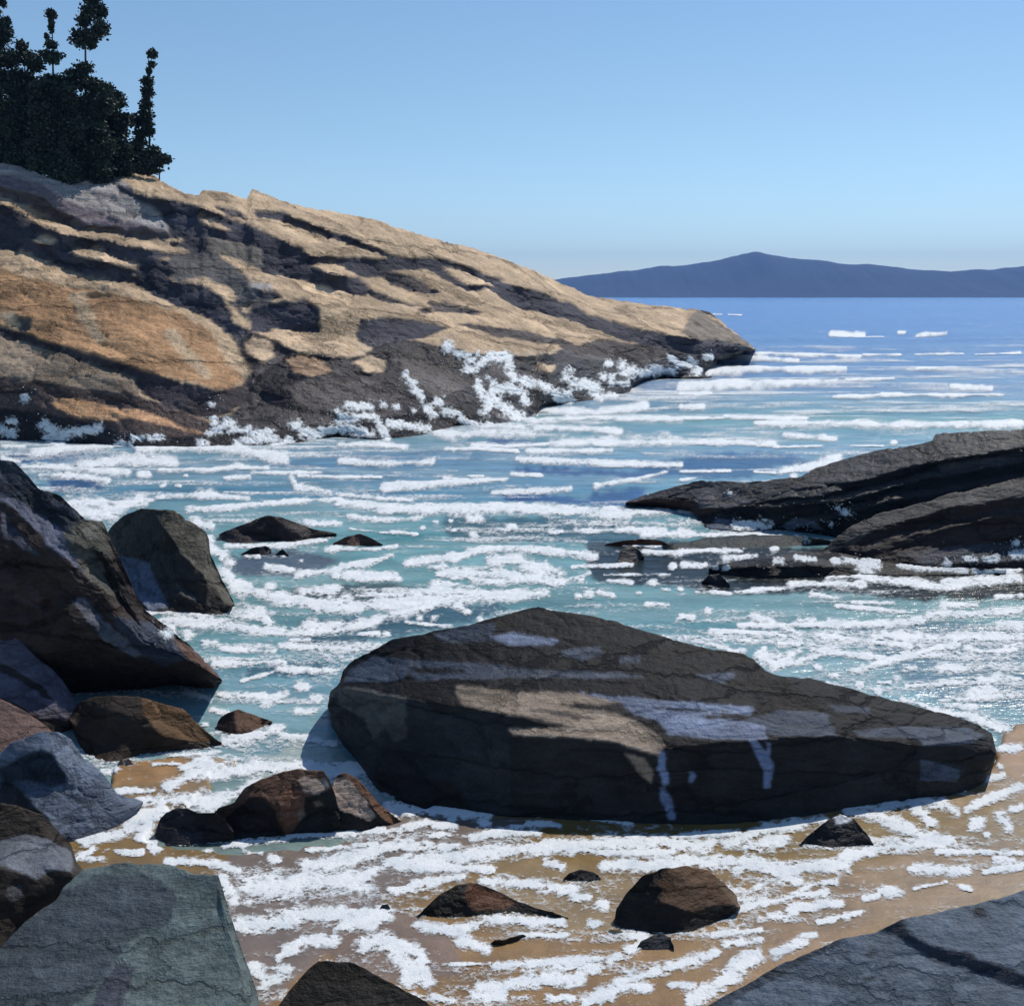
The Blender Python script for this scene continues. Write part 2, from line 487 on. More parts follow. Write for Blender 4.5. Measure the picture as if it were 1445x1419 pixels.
# material colours (SHD, DKR: painted shade of the steps): dry granite, stained granite, lichen grey, wet weed-dark rock ...
TAN = (0.47, 0.345, 0.225); TAN2 = (0.56, 0.41, 0.27); OCH = (0.40, 0.235, 0.125); GREY = (0.37, 0.34, 0.33)
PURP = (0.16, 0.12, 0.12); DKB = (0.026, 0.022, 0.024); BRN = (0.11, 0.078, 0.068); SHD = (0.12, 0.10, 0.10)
DKR = (0.055, 0.054, 0.070)  # dark of the steep steps: shade painted into the albedo
nT = (0.14, -0.34, 0.93); nT2 = (0.10, -0.46, 0.88); nR = (-0.42, -0.88, 0.16); nR2 = (-0.25, -0.95, 0.05); nM = (-0.30, -0.75, 0.50)
nL = (-0.26, -0.84, 0.46)

head_top = [(-420, 120), (-250, 160), (-100, 205), (0, 228), (40, 238), (75, 252), (100, 260), (130, 252), (160, 248), (190, 243), (215, 246), (240, 262),
            (262, 272), (280, 276), (286, 268), (320, 272), (348, 281), (356, 266), (385, 278), (430, 292), (470, 298), (500, 303),
            (540, 313), (560, 320), (600, 333), (640, 343), (690, 356), (720, 368), (750, 380), (780, 393), (810, 405), (830, 417),
            (860, 421), (900, 428), (950, 433), (980, 436), (1000, 440), (1030, 462), (1066, 492)]
head_bot = [(-420, 640), (-200, 625), (0, 618), (60, 620), (130, 624), (200, 633), (280, 634), (330, 632), (400, 628), (470, 615), (530, 619),
            (600, 612), (650, 602), (700, 607), (740, 601), (756, 597), (762, 574), (800, 569), (850, 567), (885, 557), (895, 544),
            (935, 530), (960, 533), (1005, 531), (1012, 512), (1040, 502), (1066, 494)]
HR = [
 # lower wet zone, weed-dark
 ([(-420, 560), (0, 560), (60, 572), (110, 588), (150, 585), (200, 600), (290, 606), (300, 600), (355, 560), (345, 545), (325, 470), (318, 455), (350, 462), (380, 478), (450, 494), (500, 500), (505, 472), (560, 476), (600, 482), (680, 500), (735, 497), (785, 492), (830, 500), (880, 512), (930, 505), (1000, 495), (1066, 490), (1066, 560), (760, 620), (0, 660), (-420, 700)], nL, DKB, 0.45),
 ([(985, 436), (1066, 488), (1070, 500), (1020, 510), (985, 480), (960, 470)], (0.35, -0.62, 0.7), (0.2, 0.165, 0.13)),
 # plum-brown ledge low on the left
 ([(-420, 505), (0, 528), (80, 540), (190, 555), (240, 575), (300, 597), (295, 612), (230, 618), (160, 606), (60, 580), (-420, 560)], nL, BRN, 0.5),
 ([(-420, 440), (0, 472), (100, 500), (188, 525), (198, 556), (120, 548), (0, 530), (-420, 500)], (0.0, -0.6, 0.8), (0.26, 0.20, 0.145)),
 ([(72, 558), (110, 562), (165, 575), (215, 590), (296, 612), (280, 612), (230, 598), (190, 588), (155, 592), (110, 590), (75, 575)], nT2, OCH),
 ([(158, 574), (195, 577), (240, 592), (262, 606), (225, 598), (190, 590), (160, 592)], nT, (0.62, 0.36, 0.2)),
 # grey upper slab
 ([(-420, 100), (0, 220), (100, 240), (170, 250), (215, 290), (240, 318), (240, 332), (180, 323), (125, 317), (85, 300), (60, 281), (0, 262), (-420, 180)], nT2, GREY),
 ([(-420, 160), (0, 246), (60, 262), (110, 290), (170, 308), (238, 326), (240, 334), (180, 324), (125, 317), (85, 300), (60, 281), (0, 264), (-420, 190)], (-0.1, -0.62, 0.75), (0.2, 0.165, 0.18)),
 # steps between the beds, most with shade painted into their colour
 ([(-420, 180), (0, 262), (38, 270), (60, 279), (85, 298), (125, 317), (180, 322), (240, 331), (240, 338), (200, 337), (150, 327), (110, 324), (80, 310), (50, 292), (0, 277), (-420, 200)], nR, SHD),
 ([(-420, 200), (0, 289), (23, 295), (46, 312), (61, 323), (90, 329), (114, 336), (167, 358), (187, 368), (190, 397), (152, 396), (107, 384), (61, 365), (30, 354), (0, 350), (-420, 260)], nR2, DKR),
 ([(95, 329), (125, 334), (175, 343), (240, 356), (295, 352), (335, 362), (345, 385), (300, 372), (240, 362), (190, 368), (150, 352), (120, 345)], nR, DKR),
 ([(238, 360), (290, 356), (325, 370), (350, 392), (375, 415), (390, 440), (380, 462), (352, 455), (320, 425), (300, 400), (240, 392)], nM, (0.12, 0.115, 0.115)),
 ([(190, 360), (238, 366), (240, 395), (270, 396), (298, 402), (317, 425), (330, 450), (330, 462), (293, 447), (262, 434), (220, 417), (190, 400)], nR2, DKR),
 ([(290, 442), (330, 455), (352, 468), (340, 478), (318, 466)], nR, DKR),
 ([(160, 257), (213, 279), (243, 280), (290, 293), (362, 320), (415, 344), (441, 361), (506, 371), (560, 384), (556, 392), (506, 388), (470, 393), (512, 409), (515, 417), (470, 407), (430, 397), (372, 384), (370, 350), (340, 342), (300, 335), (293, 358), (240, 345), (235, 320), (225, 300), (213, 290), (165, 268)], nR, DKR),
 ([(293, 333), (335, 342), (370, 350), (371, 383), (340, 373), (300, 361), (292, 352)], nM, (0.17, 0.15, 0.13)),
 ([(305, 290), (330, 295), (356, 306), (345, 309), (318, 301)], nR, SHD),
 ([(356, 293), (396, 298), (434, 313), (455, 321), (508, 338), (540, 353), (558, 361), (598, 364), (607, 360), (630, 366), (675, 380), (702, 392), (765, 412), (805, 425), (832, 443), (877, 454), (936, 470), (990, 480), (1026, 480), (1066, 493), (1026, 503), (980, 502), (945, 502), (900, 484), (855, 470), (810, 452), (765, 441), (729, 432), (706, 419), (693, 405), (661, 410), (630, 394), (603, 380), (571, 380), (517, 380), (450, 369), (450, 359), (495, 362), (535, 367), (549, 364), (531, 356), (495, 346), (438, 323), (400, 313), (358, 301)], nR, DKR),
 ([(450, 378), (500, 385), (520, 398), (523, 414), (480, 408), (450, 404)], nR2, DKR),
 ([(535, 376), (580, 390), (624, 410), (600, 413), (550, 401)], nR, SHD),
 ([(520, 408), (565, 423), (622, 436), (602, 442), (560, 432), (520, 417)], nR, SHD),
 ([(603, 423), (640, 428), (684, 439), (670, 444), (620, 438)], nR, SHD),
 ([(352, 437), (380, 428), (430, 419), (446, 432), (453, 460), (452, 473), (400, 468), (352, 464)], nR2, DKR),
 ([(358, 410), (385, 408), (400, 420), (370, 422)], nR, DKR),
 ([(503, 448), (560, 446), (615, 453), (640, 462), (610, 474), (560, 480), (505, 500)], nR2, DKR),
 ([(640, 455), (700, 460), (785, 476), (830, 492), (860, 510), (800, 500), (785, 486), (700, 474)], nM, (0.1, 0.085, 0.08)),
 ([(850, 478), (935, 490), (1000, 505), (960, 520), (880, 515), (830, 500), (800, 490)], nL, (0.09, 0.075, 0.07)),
 # greyer and warmer faces among the wet rock
 ([(400, 545), (470, 520), (560, 545), (600, 580), (520, 590), (430, 575)], (-0.05, -0.62, 0.78), (0.085, 0.070, 0.068)),
 ([(300, 590), (380, 572), (450, 585), (500, 600), (400, 608), (320, 605)], (-0.1, -0.65, 0.75), (0.075, 0.064, 0.064)),
 ([(560, 505), (620, 515), (668, 545), (640, 552), (590, 530)], (-0.1, -0.6, 0.8), (0.095, 0.078, 0.072)),
 ([(680, 505), (760, 530), (800, 550), (740, 548), (690, 525)], (-0.1, -0.6, 0.8), (0.075, 0.06, 0.058)),
 ([(440, 500), (500, 505), (560, 495), (540, 515), (470, 515)], nR2, (0.035, 0.03, 0.032)),
 # stained slab
 ([(-420, 330), (0, 380), (80, 402), (150, 412), (260, 442), (322, 482), (352, 526), (318, 550), (190, 520), (40, 474), (0, 462), (-420, 400)], (0.08, -0.56, 0.82), OCH),
 ([(95, 415), (120, 412), (148, 478), (135, 482), (110, 450)], None, TAN), ([(232, 466), (248, 462), (302, 530), (288, 537), (245, 492)], None, TAN),
 ([(0, 438), (22, 440), (30, 458), (10, 468), (0, 462)], None, TAN), ([(300, 470), (330, 480), (356, 524), (345, 536), (318, 510)], None, TAN),
 # the long joint and the notch
 ([(-420, 410), (0, 460), (45, 473), (100, 491), (190, 518), (240, 533), (313, 550), (340, 540), (395, 492), (412, 496), (375, 525), (350, 546), (400, 562), (330, 575), (300, 592), (240, 577), (200, 553), (187, 531), (100, 503), (40, 484), (0, 473), (-420, 430)], nR2, (0.06, 0.05, 0.055)),
 ([(22, 445), (45, 448), (38, 470), (25, 470)], nR, (0.1, 0.09, 0.08)),
 # light patches standing among the dark
 ([(46, 336), (60, 332), (76, 337), (72, 344), (52, 344)], nT, TAN2), ([(100, 350), (140, 349), (165, 363), (196, 371), (194, 378), (175, 378), (150, 370), (120, 364), (102, 357)], nT, TAN2),
 ([(278, 302), (300, 309), (325, 324), (310, 324), (285, 314)], nT, TAN2), ([(228, 333), (258, 334), (256, 340), (236, 340)], nT, TAN2),
 ([(266, 394), (290, 391), (318, 402), (338, 422), (330, 427), (312, 420), (295, 403)], nT, TAN2), ([(310, 360), (322, 358), (372, 383), (450, 400), (520, 420), (600, 432), (590, 440), (500, 425), (430, 412), (380, 404), (340, 380)], nT, TAN2),
 ([(340, 434), (352, 434), (350, 442), (342, 441)], nT, TAN2), ([(440, 372), (470, 370), (505, 385), (500, 390), (460, 384)], nT, TAN2),
 ([(628, 376), (665, 384), (698, 402), (670, 402), (640, 390)], nT, TAN2), ([(345, 398), (380, 396), (386, 406), (360, 408)], nT, GREY),
 ([(372, 468), (388, 462), (450, 468), (500, 477), (526, 490), (515, 502), (470, 502), (420, 496), (390, 482)], nT, TAN2),
 ([(347, 482), (358, 474), (380, 484), (388, 500), (370, 512), (350, 497)], nT, TAN2), ([(403, 507), (430, 497), (455, 508), (466, 522), (440, 532), (410, 522)], nT, (0.45, 0.29, 0.18)),
 ([(495, 509), (520, 502), (548, 508), (545, 523), (515, 523)], nT, TAN2), ([(600, 472), (640, 460), (700, 474), (787, 488), (786, 497), (740, 502), (680, 497), (640, 487)], nT, TAN),
 ([(758, 509), (787, 515), (780, 524), (764, 519)], nT, TAN2), ([(812, 470), (854, 468), (852, 478), (820, 484)], nT, TAN), ([(933, 460), (958, 456), (966, 466), (942, 474)], nT, TAN),
 ([(570, 515), (640, 540), (690, 570), (735, 590), (700, 592), (640, 575), (590, 545)], nM, (0.13, 0.11, 0.105)),
]
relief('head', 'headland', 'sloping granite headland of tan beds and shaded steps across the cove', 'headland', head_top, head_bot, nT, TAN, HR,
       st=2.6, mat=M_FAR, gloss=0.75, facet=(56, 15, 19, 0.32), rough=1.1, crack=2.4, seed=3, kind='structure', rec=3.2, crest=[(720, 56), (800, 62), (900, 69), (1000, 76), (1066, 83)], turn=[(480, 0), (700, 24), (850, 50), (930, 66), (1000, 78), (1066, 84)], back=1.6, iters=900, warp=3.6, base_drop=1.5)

# --- right ledges
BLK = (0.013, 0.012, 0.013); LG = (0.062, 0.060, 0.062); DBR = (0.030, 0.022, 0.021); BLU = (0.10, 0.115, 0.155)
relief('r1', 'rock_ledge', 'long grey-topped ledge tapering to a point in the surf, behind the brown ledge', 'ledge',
       [(883, 708), (920, 695), (970, 682), (990, 678), (1055, 680), (1090, 677), (1130, 673), (1150, 660), (1200, 645), (1235, 636), (1290, 627), (1315, 622), (1320, 612), (1350, 610), (1445, 605), (1600, 598), (1850, 590)],
       [(883, 711), (930, 717), (975, 723), (985, 736), (1000, 743), (1045, 749), (1100, 746), (1150, 750), (1180, 757), (1300, 770), (1445, 770), (1850, 765)],
       (-0.12, -0.36, 0.92), LG, [
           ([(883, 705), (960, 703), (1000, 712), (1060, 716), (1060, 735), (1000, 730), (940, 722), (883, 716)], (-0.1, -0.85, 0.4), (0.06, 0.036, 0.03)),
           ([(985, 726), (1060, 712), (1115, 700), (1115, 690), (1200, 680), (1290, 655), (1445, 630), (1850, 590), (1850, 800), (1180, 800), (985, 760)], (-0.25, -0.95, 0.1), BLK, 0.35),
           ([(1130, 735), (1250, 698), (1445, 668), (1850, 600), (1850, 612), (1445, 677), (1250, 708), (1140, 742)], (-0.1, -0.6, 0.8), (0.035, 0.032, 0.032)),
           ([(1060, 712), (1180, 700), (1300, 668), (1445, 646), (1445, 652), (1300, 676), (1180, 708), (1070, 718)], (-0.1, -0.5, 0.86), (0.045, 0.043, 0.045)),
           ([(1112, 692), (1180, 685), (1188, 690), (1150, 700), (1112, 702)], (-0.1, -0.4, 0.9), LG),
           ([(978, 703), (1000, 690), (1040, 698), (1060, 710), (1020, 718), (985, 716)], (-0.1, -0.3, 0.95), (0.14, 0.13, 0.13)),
           ([(992, 746), (1010, 730), (1030, 732), (1036, 747)], None, BLU), ([(1098, 745), (1120, 731), (1150, 736), (1162, 748), (1150, 748), (1135, 742), (1120, 748)], None, BLU),
           ([(1320, 655), (1445, 640), (1445, 652), (1330, 668)], None, (0.05, 0.048, 0.05))],
       st=2.6, mat=M_MID, facet=(90, 10, -12, 0.22), rough=0.9, crack=2.4, seed=8, gloss=0.5)
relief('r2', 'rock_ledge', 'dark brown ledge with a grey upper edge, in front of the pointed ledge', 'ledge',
       [(1155, 783), (1165, 772), (1180, 757), (1200, 742), (1240, 724), (1280, 715), (1310, 706), (1340, 696), (1400, 684), (1445, 672), (1600, 645), (1850, 620)],
       [(1155, 785), (1180, 788), (1240, 798), (1300, 803), (1360, 800), (1445, 800), (1850, 800)],
       (-0.38, -0.92, 0.08), DBR, [
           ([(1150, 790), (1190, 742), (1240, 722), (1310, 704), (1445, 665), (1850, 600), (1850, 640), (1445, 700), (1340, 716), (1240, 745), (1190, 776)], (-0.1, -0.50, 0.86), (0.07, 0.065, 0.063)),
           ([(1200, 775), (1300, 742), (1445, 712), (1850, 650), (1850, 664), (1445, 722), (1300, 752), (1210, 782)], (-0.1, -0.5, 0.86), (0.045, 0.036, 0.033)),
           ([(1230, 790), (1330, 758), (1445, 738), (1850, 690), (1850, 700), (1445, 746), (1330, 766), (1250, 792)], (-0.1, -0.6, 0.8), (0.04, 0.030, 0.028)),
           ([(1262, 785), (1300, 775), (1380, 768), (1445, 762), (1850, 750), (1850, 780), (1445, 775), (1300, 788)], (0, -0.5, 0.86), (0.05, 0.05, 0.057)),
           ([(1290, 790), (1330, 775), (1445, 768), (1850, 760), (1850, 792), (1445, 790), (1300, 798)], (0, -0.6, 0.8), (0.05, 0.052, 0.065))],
       st=2.6, mat=M_MID, facet=(90, 12, -14, 0.22), rough=0.9, crack=2.4, seed=12, gloss=0.6)
relief('r3', 'rock_shelf', 'low wet black shelf barely above the water, in front of the brown ledge tip', 'ledge',
       [(1000, 800), (1050, 790), (1110, 779), (1165, 777), (1230, 788), (1300, 800), (1420, 804)], [(1000, 805), (1080, 813), (1150, 812), (1230, 810), (1300, 811), (1420, 809)],
       (-0.05, -0.14, 0.99), (0.030, 0.028, 0.026), [([(1040, 800), (1120, 796), (1200, 800), (1200, 816), (1040, 816)], (-0.2, -0.9, 0.3), (0.014, 0.013, 0.013))], st=2.0, mat=M_MID, facet=(50, 8, -8, 0.2), rough=0.8, crack=1.2, seed=112, gloss=0.4)
relief('r4', 'rock_shelf', 'low wet greenish shelf running along the foot of the pointed ledge', 'ledge',
       [(912, 775), (955, 766), (1000, 758), (1060, 754), (1120, 755), (1175, 762)], [(912, 778), (960, 782), (1020, 780), (1090, 774), (1140, 770), (1175, 768)],
       (-0.05, -0.14, 0.99), (0.034, 0.036, 0.032), [], st=1.8, mat=M_MID, facet=(40, 7, -6, 0.2), rough=0.8, crack=1.2, seed=113, gloss=0.4)
for key, nm, lb, tp, bt, c, sd_ in (
    ('s5', 'sea_rock', 'small dark wedge of rock awash left of the pointed ledge', [(871, 792), (877, 776), (888, 768), (900, 774), (909, 784)], [(871, 794), (890, 794), (909, 788)], (0.035, 0.036, 0.04), 4),
    ('s6', 'sea_rock', 'dark low rock awash below the right-hand ledges, nearest the big boulder', [(990, 820), (1002, 811), (1015, 809), (1030, 825)], [(990, 822), (1010, 826), (1030, 827)], (0.03, 0.032, 0.036), 5),
    ('s7', 'sea_rock', 'thin reddish sliver of rock awash beyond the small dark wedge', [(853, 768), (880, 762), (905, 760), (935, 763), (944, 768)], [(853, 770), (900, 771), (944, 771)], (0.1, 0.045, 0.03), 6),
    ('s1', 'sea_rock', 'low dark rock with a long tail, largest one out in the cove', [(309, 753), (330, 744), (360, 733), (378, 727), (395, 729), (420, 738), (440, 746), (475, 752)], [(309, 756), (315, 766), (345, 768), (385, 763), (420, 766), (440, 759), (475, 755)], (0.035, 0.028, 0.026), 7),
    ('s2', 'sea_rock', 'small reddish brown rock at the tip of the long-tailed rock', [(470, 766), (490, 757), (508, 753), (525, 760), (540, 768)], [(470, 769), (500, 772), (540, 771)], (0.08, 0.045, 0.035), 8),
    ('s3', 'sea_rock', 'small black rock just in front of the long-tailed rock', [(340, 782), (355, 773), (375, 770), (383, 775)], [(340, 785), (360, 784), (375, 788), (383, 781)], (0.02, 0.02, 0.023), 9),
    ('s4', 'sea_rock', 'tiny black rock beside foam, right of the small black rock', [(389, 782), (398, 775), (407, 781)], [(389, 785), (400, 787), (407, 785)], (0.02, 0.02, 0.023), 10)):
    relief(key, nm, lb, 'rock', tp, bt, (-0.1, -0.65, 0.75), c, [([(300, 770), (380, 725), (400, 740), (440, 760), (300, 775)], (-0.4, -0.8, 0.3), (0.04, 0.03, 0.03))] if key == 's1' else [],
           st=1.6, mat=M_MID, facet=(22, 10, 18, 0.35), rough=0.8, crack=0.8, seed=sd_, gloss=0.35, iters=150)

# --- rocks on the left, from the farthest to the nearest
relief('l1', 'leaning_ledge', 'big dark slanting ledge with strips painted sky-lit blue, at the edge of the cove', 'ledge',
       [(-300, 500), (-100, 595), (0, 648), (20, 652), (40, 672), (55, 690), (85, 700), (105, 718), (120, 733), (145, 735), (157, 762), (175, 800), (195, 848), (205, 862), (225, 875), (262, 905), (290, 930), (313, 960)],
       [(-300, 1150), (-100, 1050), (0, 1000), (60, 985), (100, 978), (200, 972), (240, 964), (280, 969), (313, 963)],
       (-0.45, -0.8, 0.36), (0.040, 0.029, 0.026), [
           ([(-300, 490), (0, 640), (53, 681), (120, 730), (95, 757), (53, 723), (0, 695), (-300, 600)], (-0.15, -0.7, 0.7), (0.030, 0.038, 0.052)),
           ([(-300, 600), (0, 693), (53, 722), (95, 755), (127, 800), (116, 806), (70, 769), (35, 730), (0, 706), (-300, 640)], (0.1, -0.5, 0.86), (0.105, 0.117, 0.165)),  # blue strips, here and below: skylight on upturned faces painted as colour
           ([(88, 752), (120, 730), (158, 738), (169, 773), (144, 783), (176, 843), (169, 849), (127, 818), (106, 790)], (0.15, -0.55, 0.82), (0.102, 0.098, 0.082)),
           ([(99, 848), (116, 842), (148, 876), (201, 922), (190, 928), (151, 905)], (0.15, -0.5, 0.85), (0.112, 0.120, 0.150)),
           ([(151, 868), (215, 878), (250, 905), (264, 930), (225, 942), (190, 917)], (-0.1, -0.7, 0.7), (0.042, 0.05, 0.072)),
           ([(225, 880), (250, 902), (290, 925), (313, 960), (300, 955), (262, 922)], (0.3, -0.5, 0.8), (0.11, 0.06, 0.042)),
           ([(0, 720), (15, 735), (40, 765), (55, 785), (30, 775), (0, 750)], (0.1, -0.5, 0.86), (0.06, 0.065, 0.09)),
           ([(0, 795), (40, 815), (62, 840), (75, 885), (50, 860), (25, 845), (0, 845)], (-0.2, -0.75, 0.6), (0.065, 0.045, 0.042)),
           ([(130, 775), (150, 778), (178, 830), (190, 862), (170, 850)], (-0.7, -0.7, 0.1), (0.02, 0.02, 0.02))],
       st=2.8, facet=(70, 20, 42, 0.34), rough=1.6, crack=2.6, seed=17, mat=M_MID, gloss=0.5, iters=600, turn=[(140, 0), (230, 30), (313, 60)])
relief('l2', 'rock_block', 'tilted block with a right face painted sunlit olive-grey and slate-blue left slab, against the big slanting ledge', 'rock',
       [(133, 784), (140, 776), (155, 745), (162, 737), (175, 726), (200, 717), (230, 719), (246, 720), (270, 736), (292, 751), (296, 780), (312, 815), (331, 851)],
       [(133, 787), (150, 812), (170, 837), (190, 857), (215, 864), (270, 864), (300, 867), (320, 866), (331, 854)],
       (-0.45, -0.85, 0.25), (0.050, 0.044, 0.038), [
           ([(206, 717), (246, 716), (300, 745), (300, 790), (335, 855), (320, 850), (290, 815), (260, 785), (235, 755)], (0.55, -0.55, 0.62), (0.085, 0.078, 0.062)),  # sunlit right face, painted lighter than the body
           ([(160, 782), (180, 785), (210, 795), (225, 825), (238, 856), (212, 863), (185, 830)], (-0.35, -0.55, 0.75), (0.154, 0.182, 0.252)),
           ([(133, 770), (155, 775), (162, 790), (186, 832), (212, 866), (190, 866), (133, 800)], (-0.8, -0.55, 0.1), (0.02, 0.02, 0.021)),
           ([(245, 820), (262, 835), (283, 845), (270, 846), (252, 835)], (0.0, -0.3, 0.95), (0.12, 0.11, 0.105))],
       st=2.2, facet=(44, 22, 48, 0.26), rough=1.5, crack=1.8, seed=19, mat=M_MID, gloss=0.55)
relief('l3', 'rock_slab', 'smooth plum-grey slab with dark seams at the foot of the big slanting ledge', 'rock',
       [(-220, 800), (-100, 848), (0, 888), (28, 903), (50, 925), (75, 945), (92, 965), (105, 985), (112, 1003)],
       [(-220, 1090), (-100, 1065), (0, 1050), (60, 1040), (100, 1032), (112, 1006)],
       (0.1, -0.6, 0.78), (0.119, 0.109, 0.137), [
           ([(0, 935), (30, 948), (60, 970), (80, 990), (60, 982), (30, 960), (0, 948)], (-0.5, -0.85, 0.1), (0.03, 0.028, 0.03)),
           ([(0, 982), (30, 996), (60, 1015), (100, 1012), (112, 1006), (100, 1040), (0, 1045)], (-0.3, -0.8, 0.5), (0.04, 0.03, 0.028))],
       st=2.6, facet=(60, 20, 40, 0.12), rough=1.0, crack=1.3, seed=23, gloss=0.45)
relief('l7', 'rock', 'purplish brown rock behind the slate-blue block, at the foot of the plum-grey slab', 'rock',
       [(-220, 950), (-100, 965), (0, 985), (30, 1000), (60, 1020), (80, 1035), (90, 1046)], [(-220, 1110), (-100, 1100), (0, 1085), (60, 1070), (90, 1052)],
       (0.1, -0.6, 0.78), (0.143, 0.091, 0.078), [], st=2.6, facet=(45, 22, 38, 0.15), rough=1.0, crack=1.2, seed=29)
relief('l4', 'boulder', 'chocolate brown boulder with a right side painted sunlit brown, below the big slanting ledge', 'boulder',
       [(98, 1012), (104, 1000), (112, 990), (130, 984), (160, 981), (195, 982), (235, 995), (258, 1000), (280, 1020), (300, 1040), (313, 1048)],
       [(98, 1016), (108, 1045), (130, 1075), (145, 1080), (200, 1064), (260, 1057), (300, 1056), (313, 1051)],
       (-0.3, -0.85, 0.42), (0.040, 0.028, 0.020), [
           ([(112, 975), (200, 978), (225, 1000), (190, 1010), (130, 1000)], (-0.2, -0.5, 0.84), (0.045, 0.034, 0.026)),
           ([(197, 975), (261, 992), (313, 1044), (270, 1045), (225, 1039), (205, 1010)], (0.35, -0.5, 0.78), (0.111, 0.060, 0.026))],  # right facet: sunlight painted in as a lighter brown
       st=2.2, facet=(40, 24, 20, 0.3), rough=1.5, crack=1.5, seed=31, gloss=0.45, turn=[(190, 0), (313, 35)])
relief('l5', 'small_rock', 'small rusty brown rock in the blue water right of the chocolate boulder', 'rock',
       [(306, 1022), (311, 1012), (322, 1005), (336, 1001), (350, 1005), (365, 1011), (384, 1017)], [(306, 1026), (312, 1037), (330, 1041), (355, 1038), (384, 1020)],
       (-0.4, -0.7, 0.55), (0.045, 0.028, 0.022), [([(330, 1000), (352, 1002), (385, 1015), (360, 1030), (335, 1032)], (0.3, -0.5, 0.8), (0.095, 0.048, 0.028))],
       st=1.6, facet=(20, 14, 10, 0.25), rough=0.9, crack=0.8, seed=33, gloss=0.35, iters=200)
relief('l6', 'rock_block', 'slate-blue angular block beside the water, between chocolate boulder and grey-green slab', 'rock',
       [(-220, 1020), (-60, 1060), (0, 1062), (15, 1047), (60, 1031), (85, 1032), (100, 1042), (115, 1065), (145, 1090), (165, 1118), (202, 1130)],
       [(-220, 1220), (-60, 1210), (0, 1205), (60, 1196), (105, 1192), (150, 1180), (175, 1167), (202, 1134)],
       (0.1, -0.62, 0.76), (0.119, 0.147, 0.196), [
           ([(0, 1083), (58, 1056), (75, 1066), (97, 1106), (75, 1112), (41, 1100), (0, 1104)], (-0.5, -0.82, 0.2), (0.025, 0.036, 0.052)),
           ([(0, 1104), (20, 1102), (60, 1148), (90, 1185), (60, 1200), (0, 1210)], (-0.4, -0.85, 0.3), (0.032, 0.03, 0.035)),
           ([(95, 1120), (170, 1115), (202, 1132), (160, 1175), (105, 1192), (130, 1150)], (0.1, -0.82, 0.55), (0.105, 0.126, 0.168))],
       st=2.4, facet=(56, 30, 40, 0.2), rough=1.4, crack=1.6, seed=37, gloss=0.5, turn=[(90, 0), (202, 50)])
relief('l10', 'boulder', 'dark brown boulder with a smooth grey cap, left of the grey-green slab', 'boulder',
       [(-220, 1090), (-60, 1120), (0, 1132), (30, 1138), (60, 1150), (100, 1190), (108, 1215), (122, 1232)],
       [(-220, 1480), (-60, 1420), (0, 1380), (60, 1330), (100, 1290), (122, 1240)],
       (-0.2, -0.82, 0.52), (0.035, 0.027, 0.022), [
           ([(-60, 1190), (0, 1184), (40, 1176), (70, 1184), (96, 1200), (104, 1216), (98, 1230), (70, 1228), (50, 1240), (30, 1230), (0, 1220), (-60, 1225)], (0.05, -0.45, 0.88), (0.125, 0.135, 0.156)),  # lit cap, its light painted into the paler grey
           ([(10, 1252), (22, 1246), (34, 1250), (32, 1266), (18, 1275), (10, 1265)], (0, -0.5, 0.86), (0.07, 0.07, 0.075))],
       st=2.8, facet=(45, 26, 30, 0.2), rough=1.2, crack=1.4, seed=41, gloss=0.5)
relief('l9', 'rock_slab', 'broad grey-green slab with plum-grey stains, nearest rock at the sand on the left', 'rock',
       [(-220, 1500), (-100, 1410), (0, 1336), (35, 1300), (80, 1268), (90, 1250), (120, 1225), (170, 1217), (240, 1219), (270, 1231), (308, 1235), (316, 1260), (325, 1290), (345, 1350), (362, 1398), (372, 1440), (380, 1500)],
       [(-220, 1760), (-100, 1740), (0, 1720), (100, 1700), (300, 1680), (380, 1520)],
       (0.02, -0.42, 0.9), (0.110, 0.140, 0.140), [
           ([(83, 1257), (137, 1234), (208, 1234), (249, 1257), (245, 1290), (232, 1307), (199, 1311), (150, 1374), (104, 1418), (60, 1520), (-220, 1520), (-100, 1400), (0, 1330), (35, 1298)], None, (0.062, 0.076, 0.088)),
           ([(166, 1357), (191, 1365), (180, 1400), (160, 1440), (120, 1440), (140, 1390)], None, (0.058, 0.062, 0.078)),
           ([(300, 1230), (330, 1225), (400, 1500), (380, 1520), (355, 1420), (325, 1320)], (0.5, -0.5, 0.7), None)],
       st=3.0, facet=(110, 50, -30, 0.07), rough=1.6, crack=1.0, seed=43, gloss=0.5, warp=4)

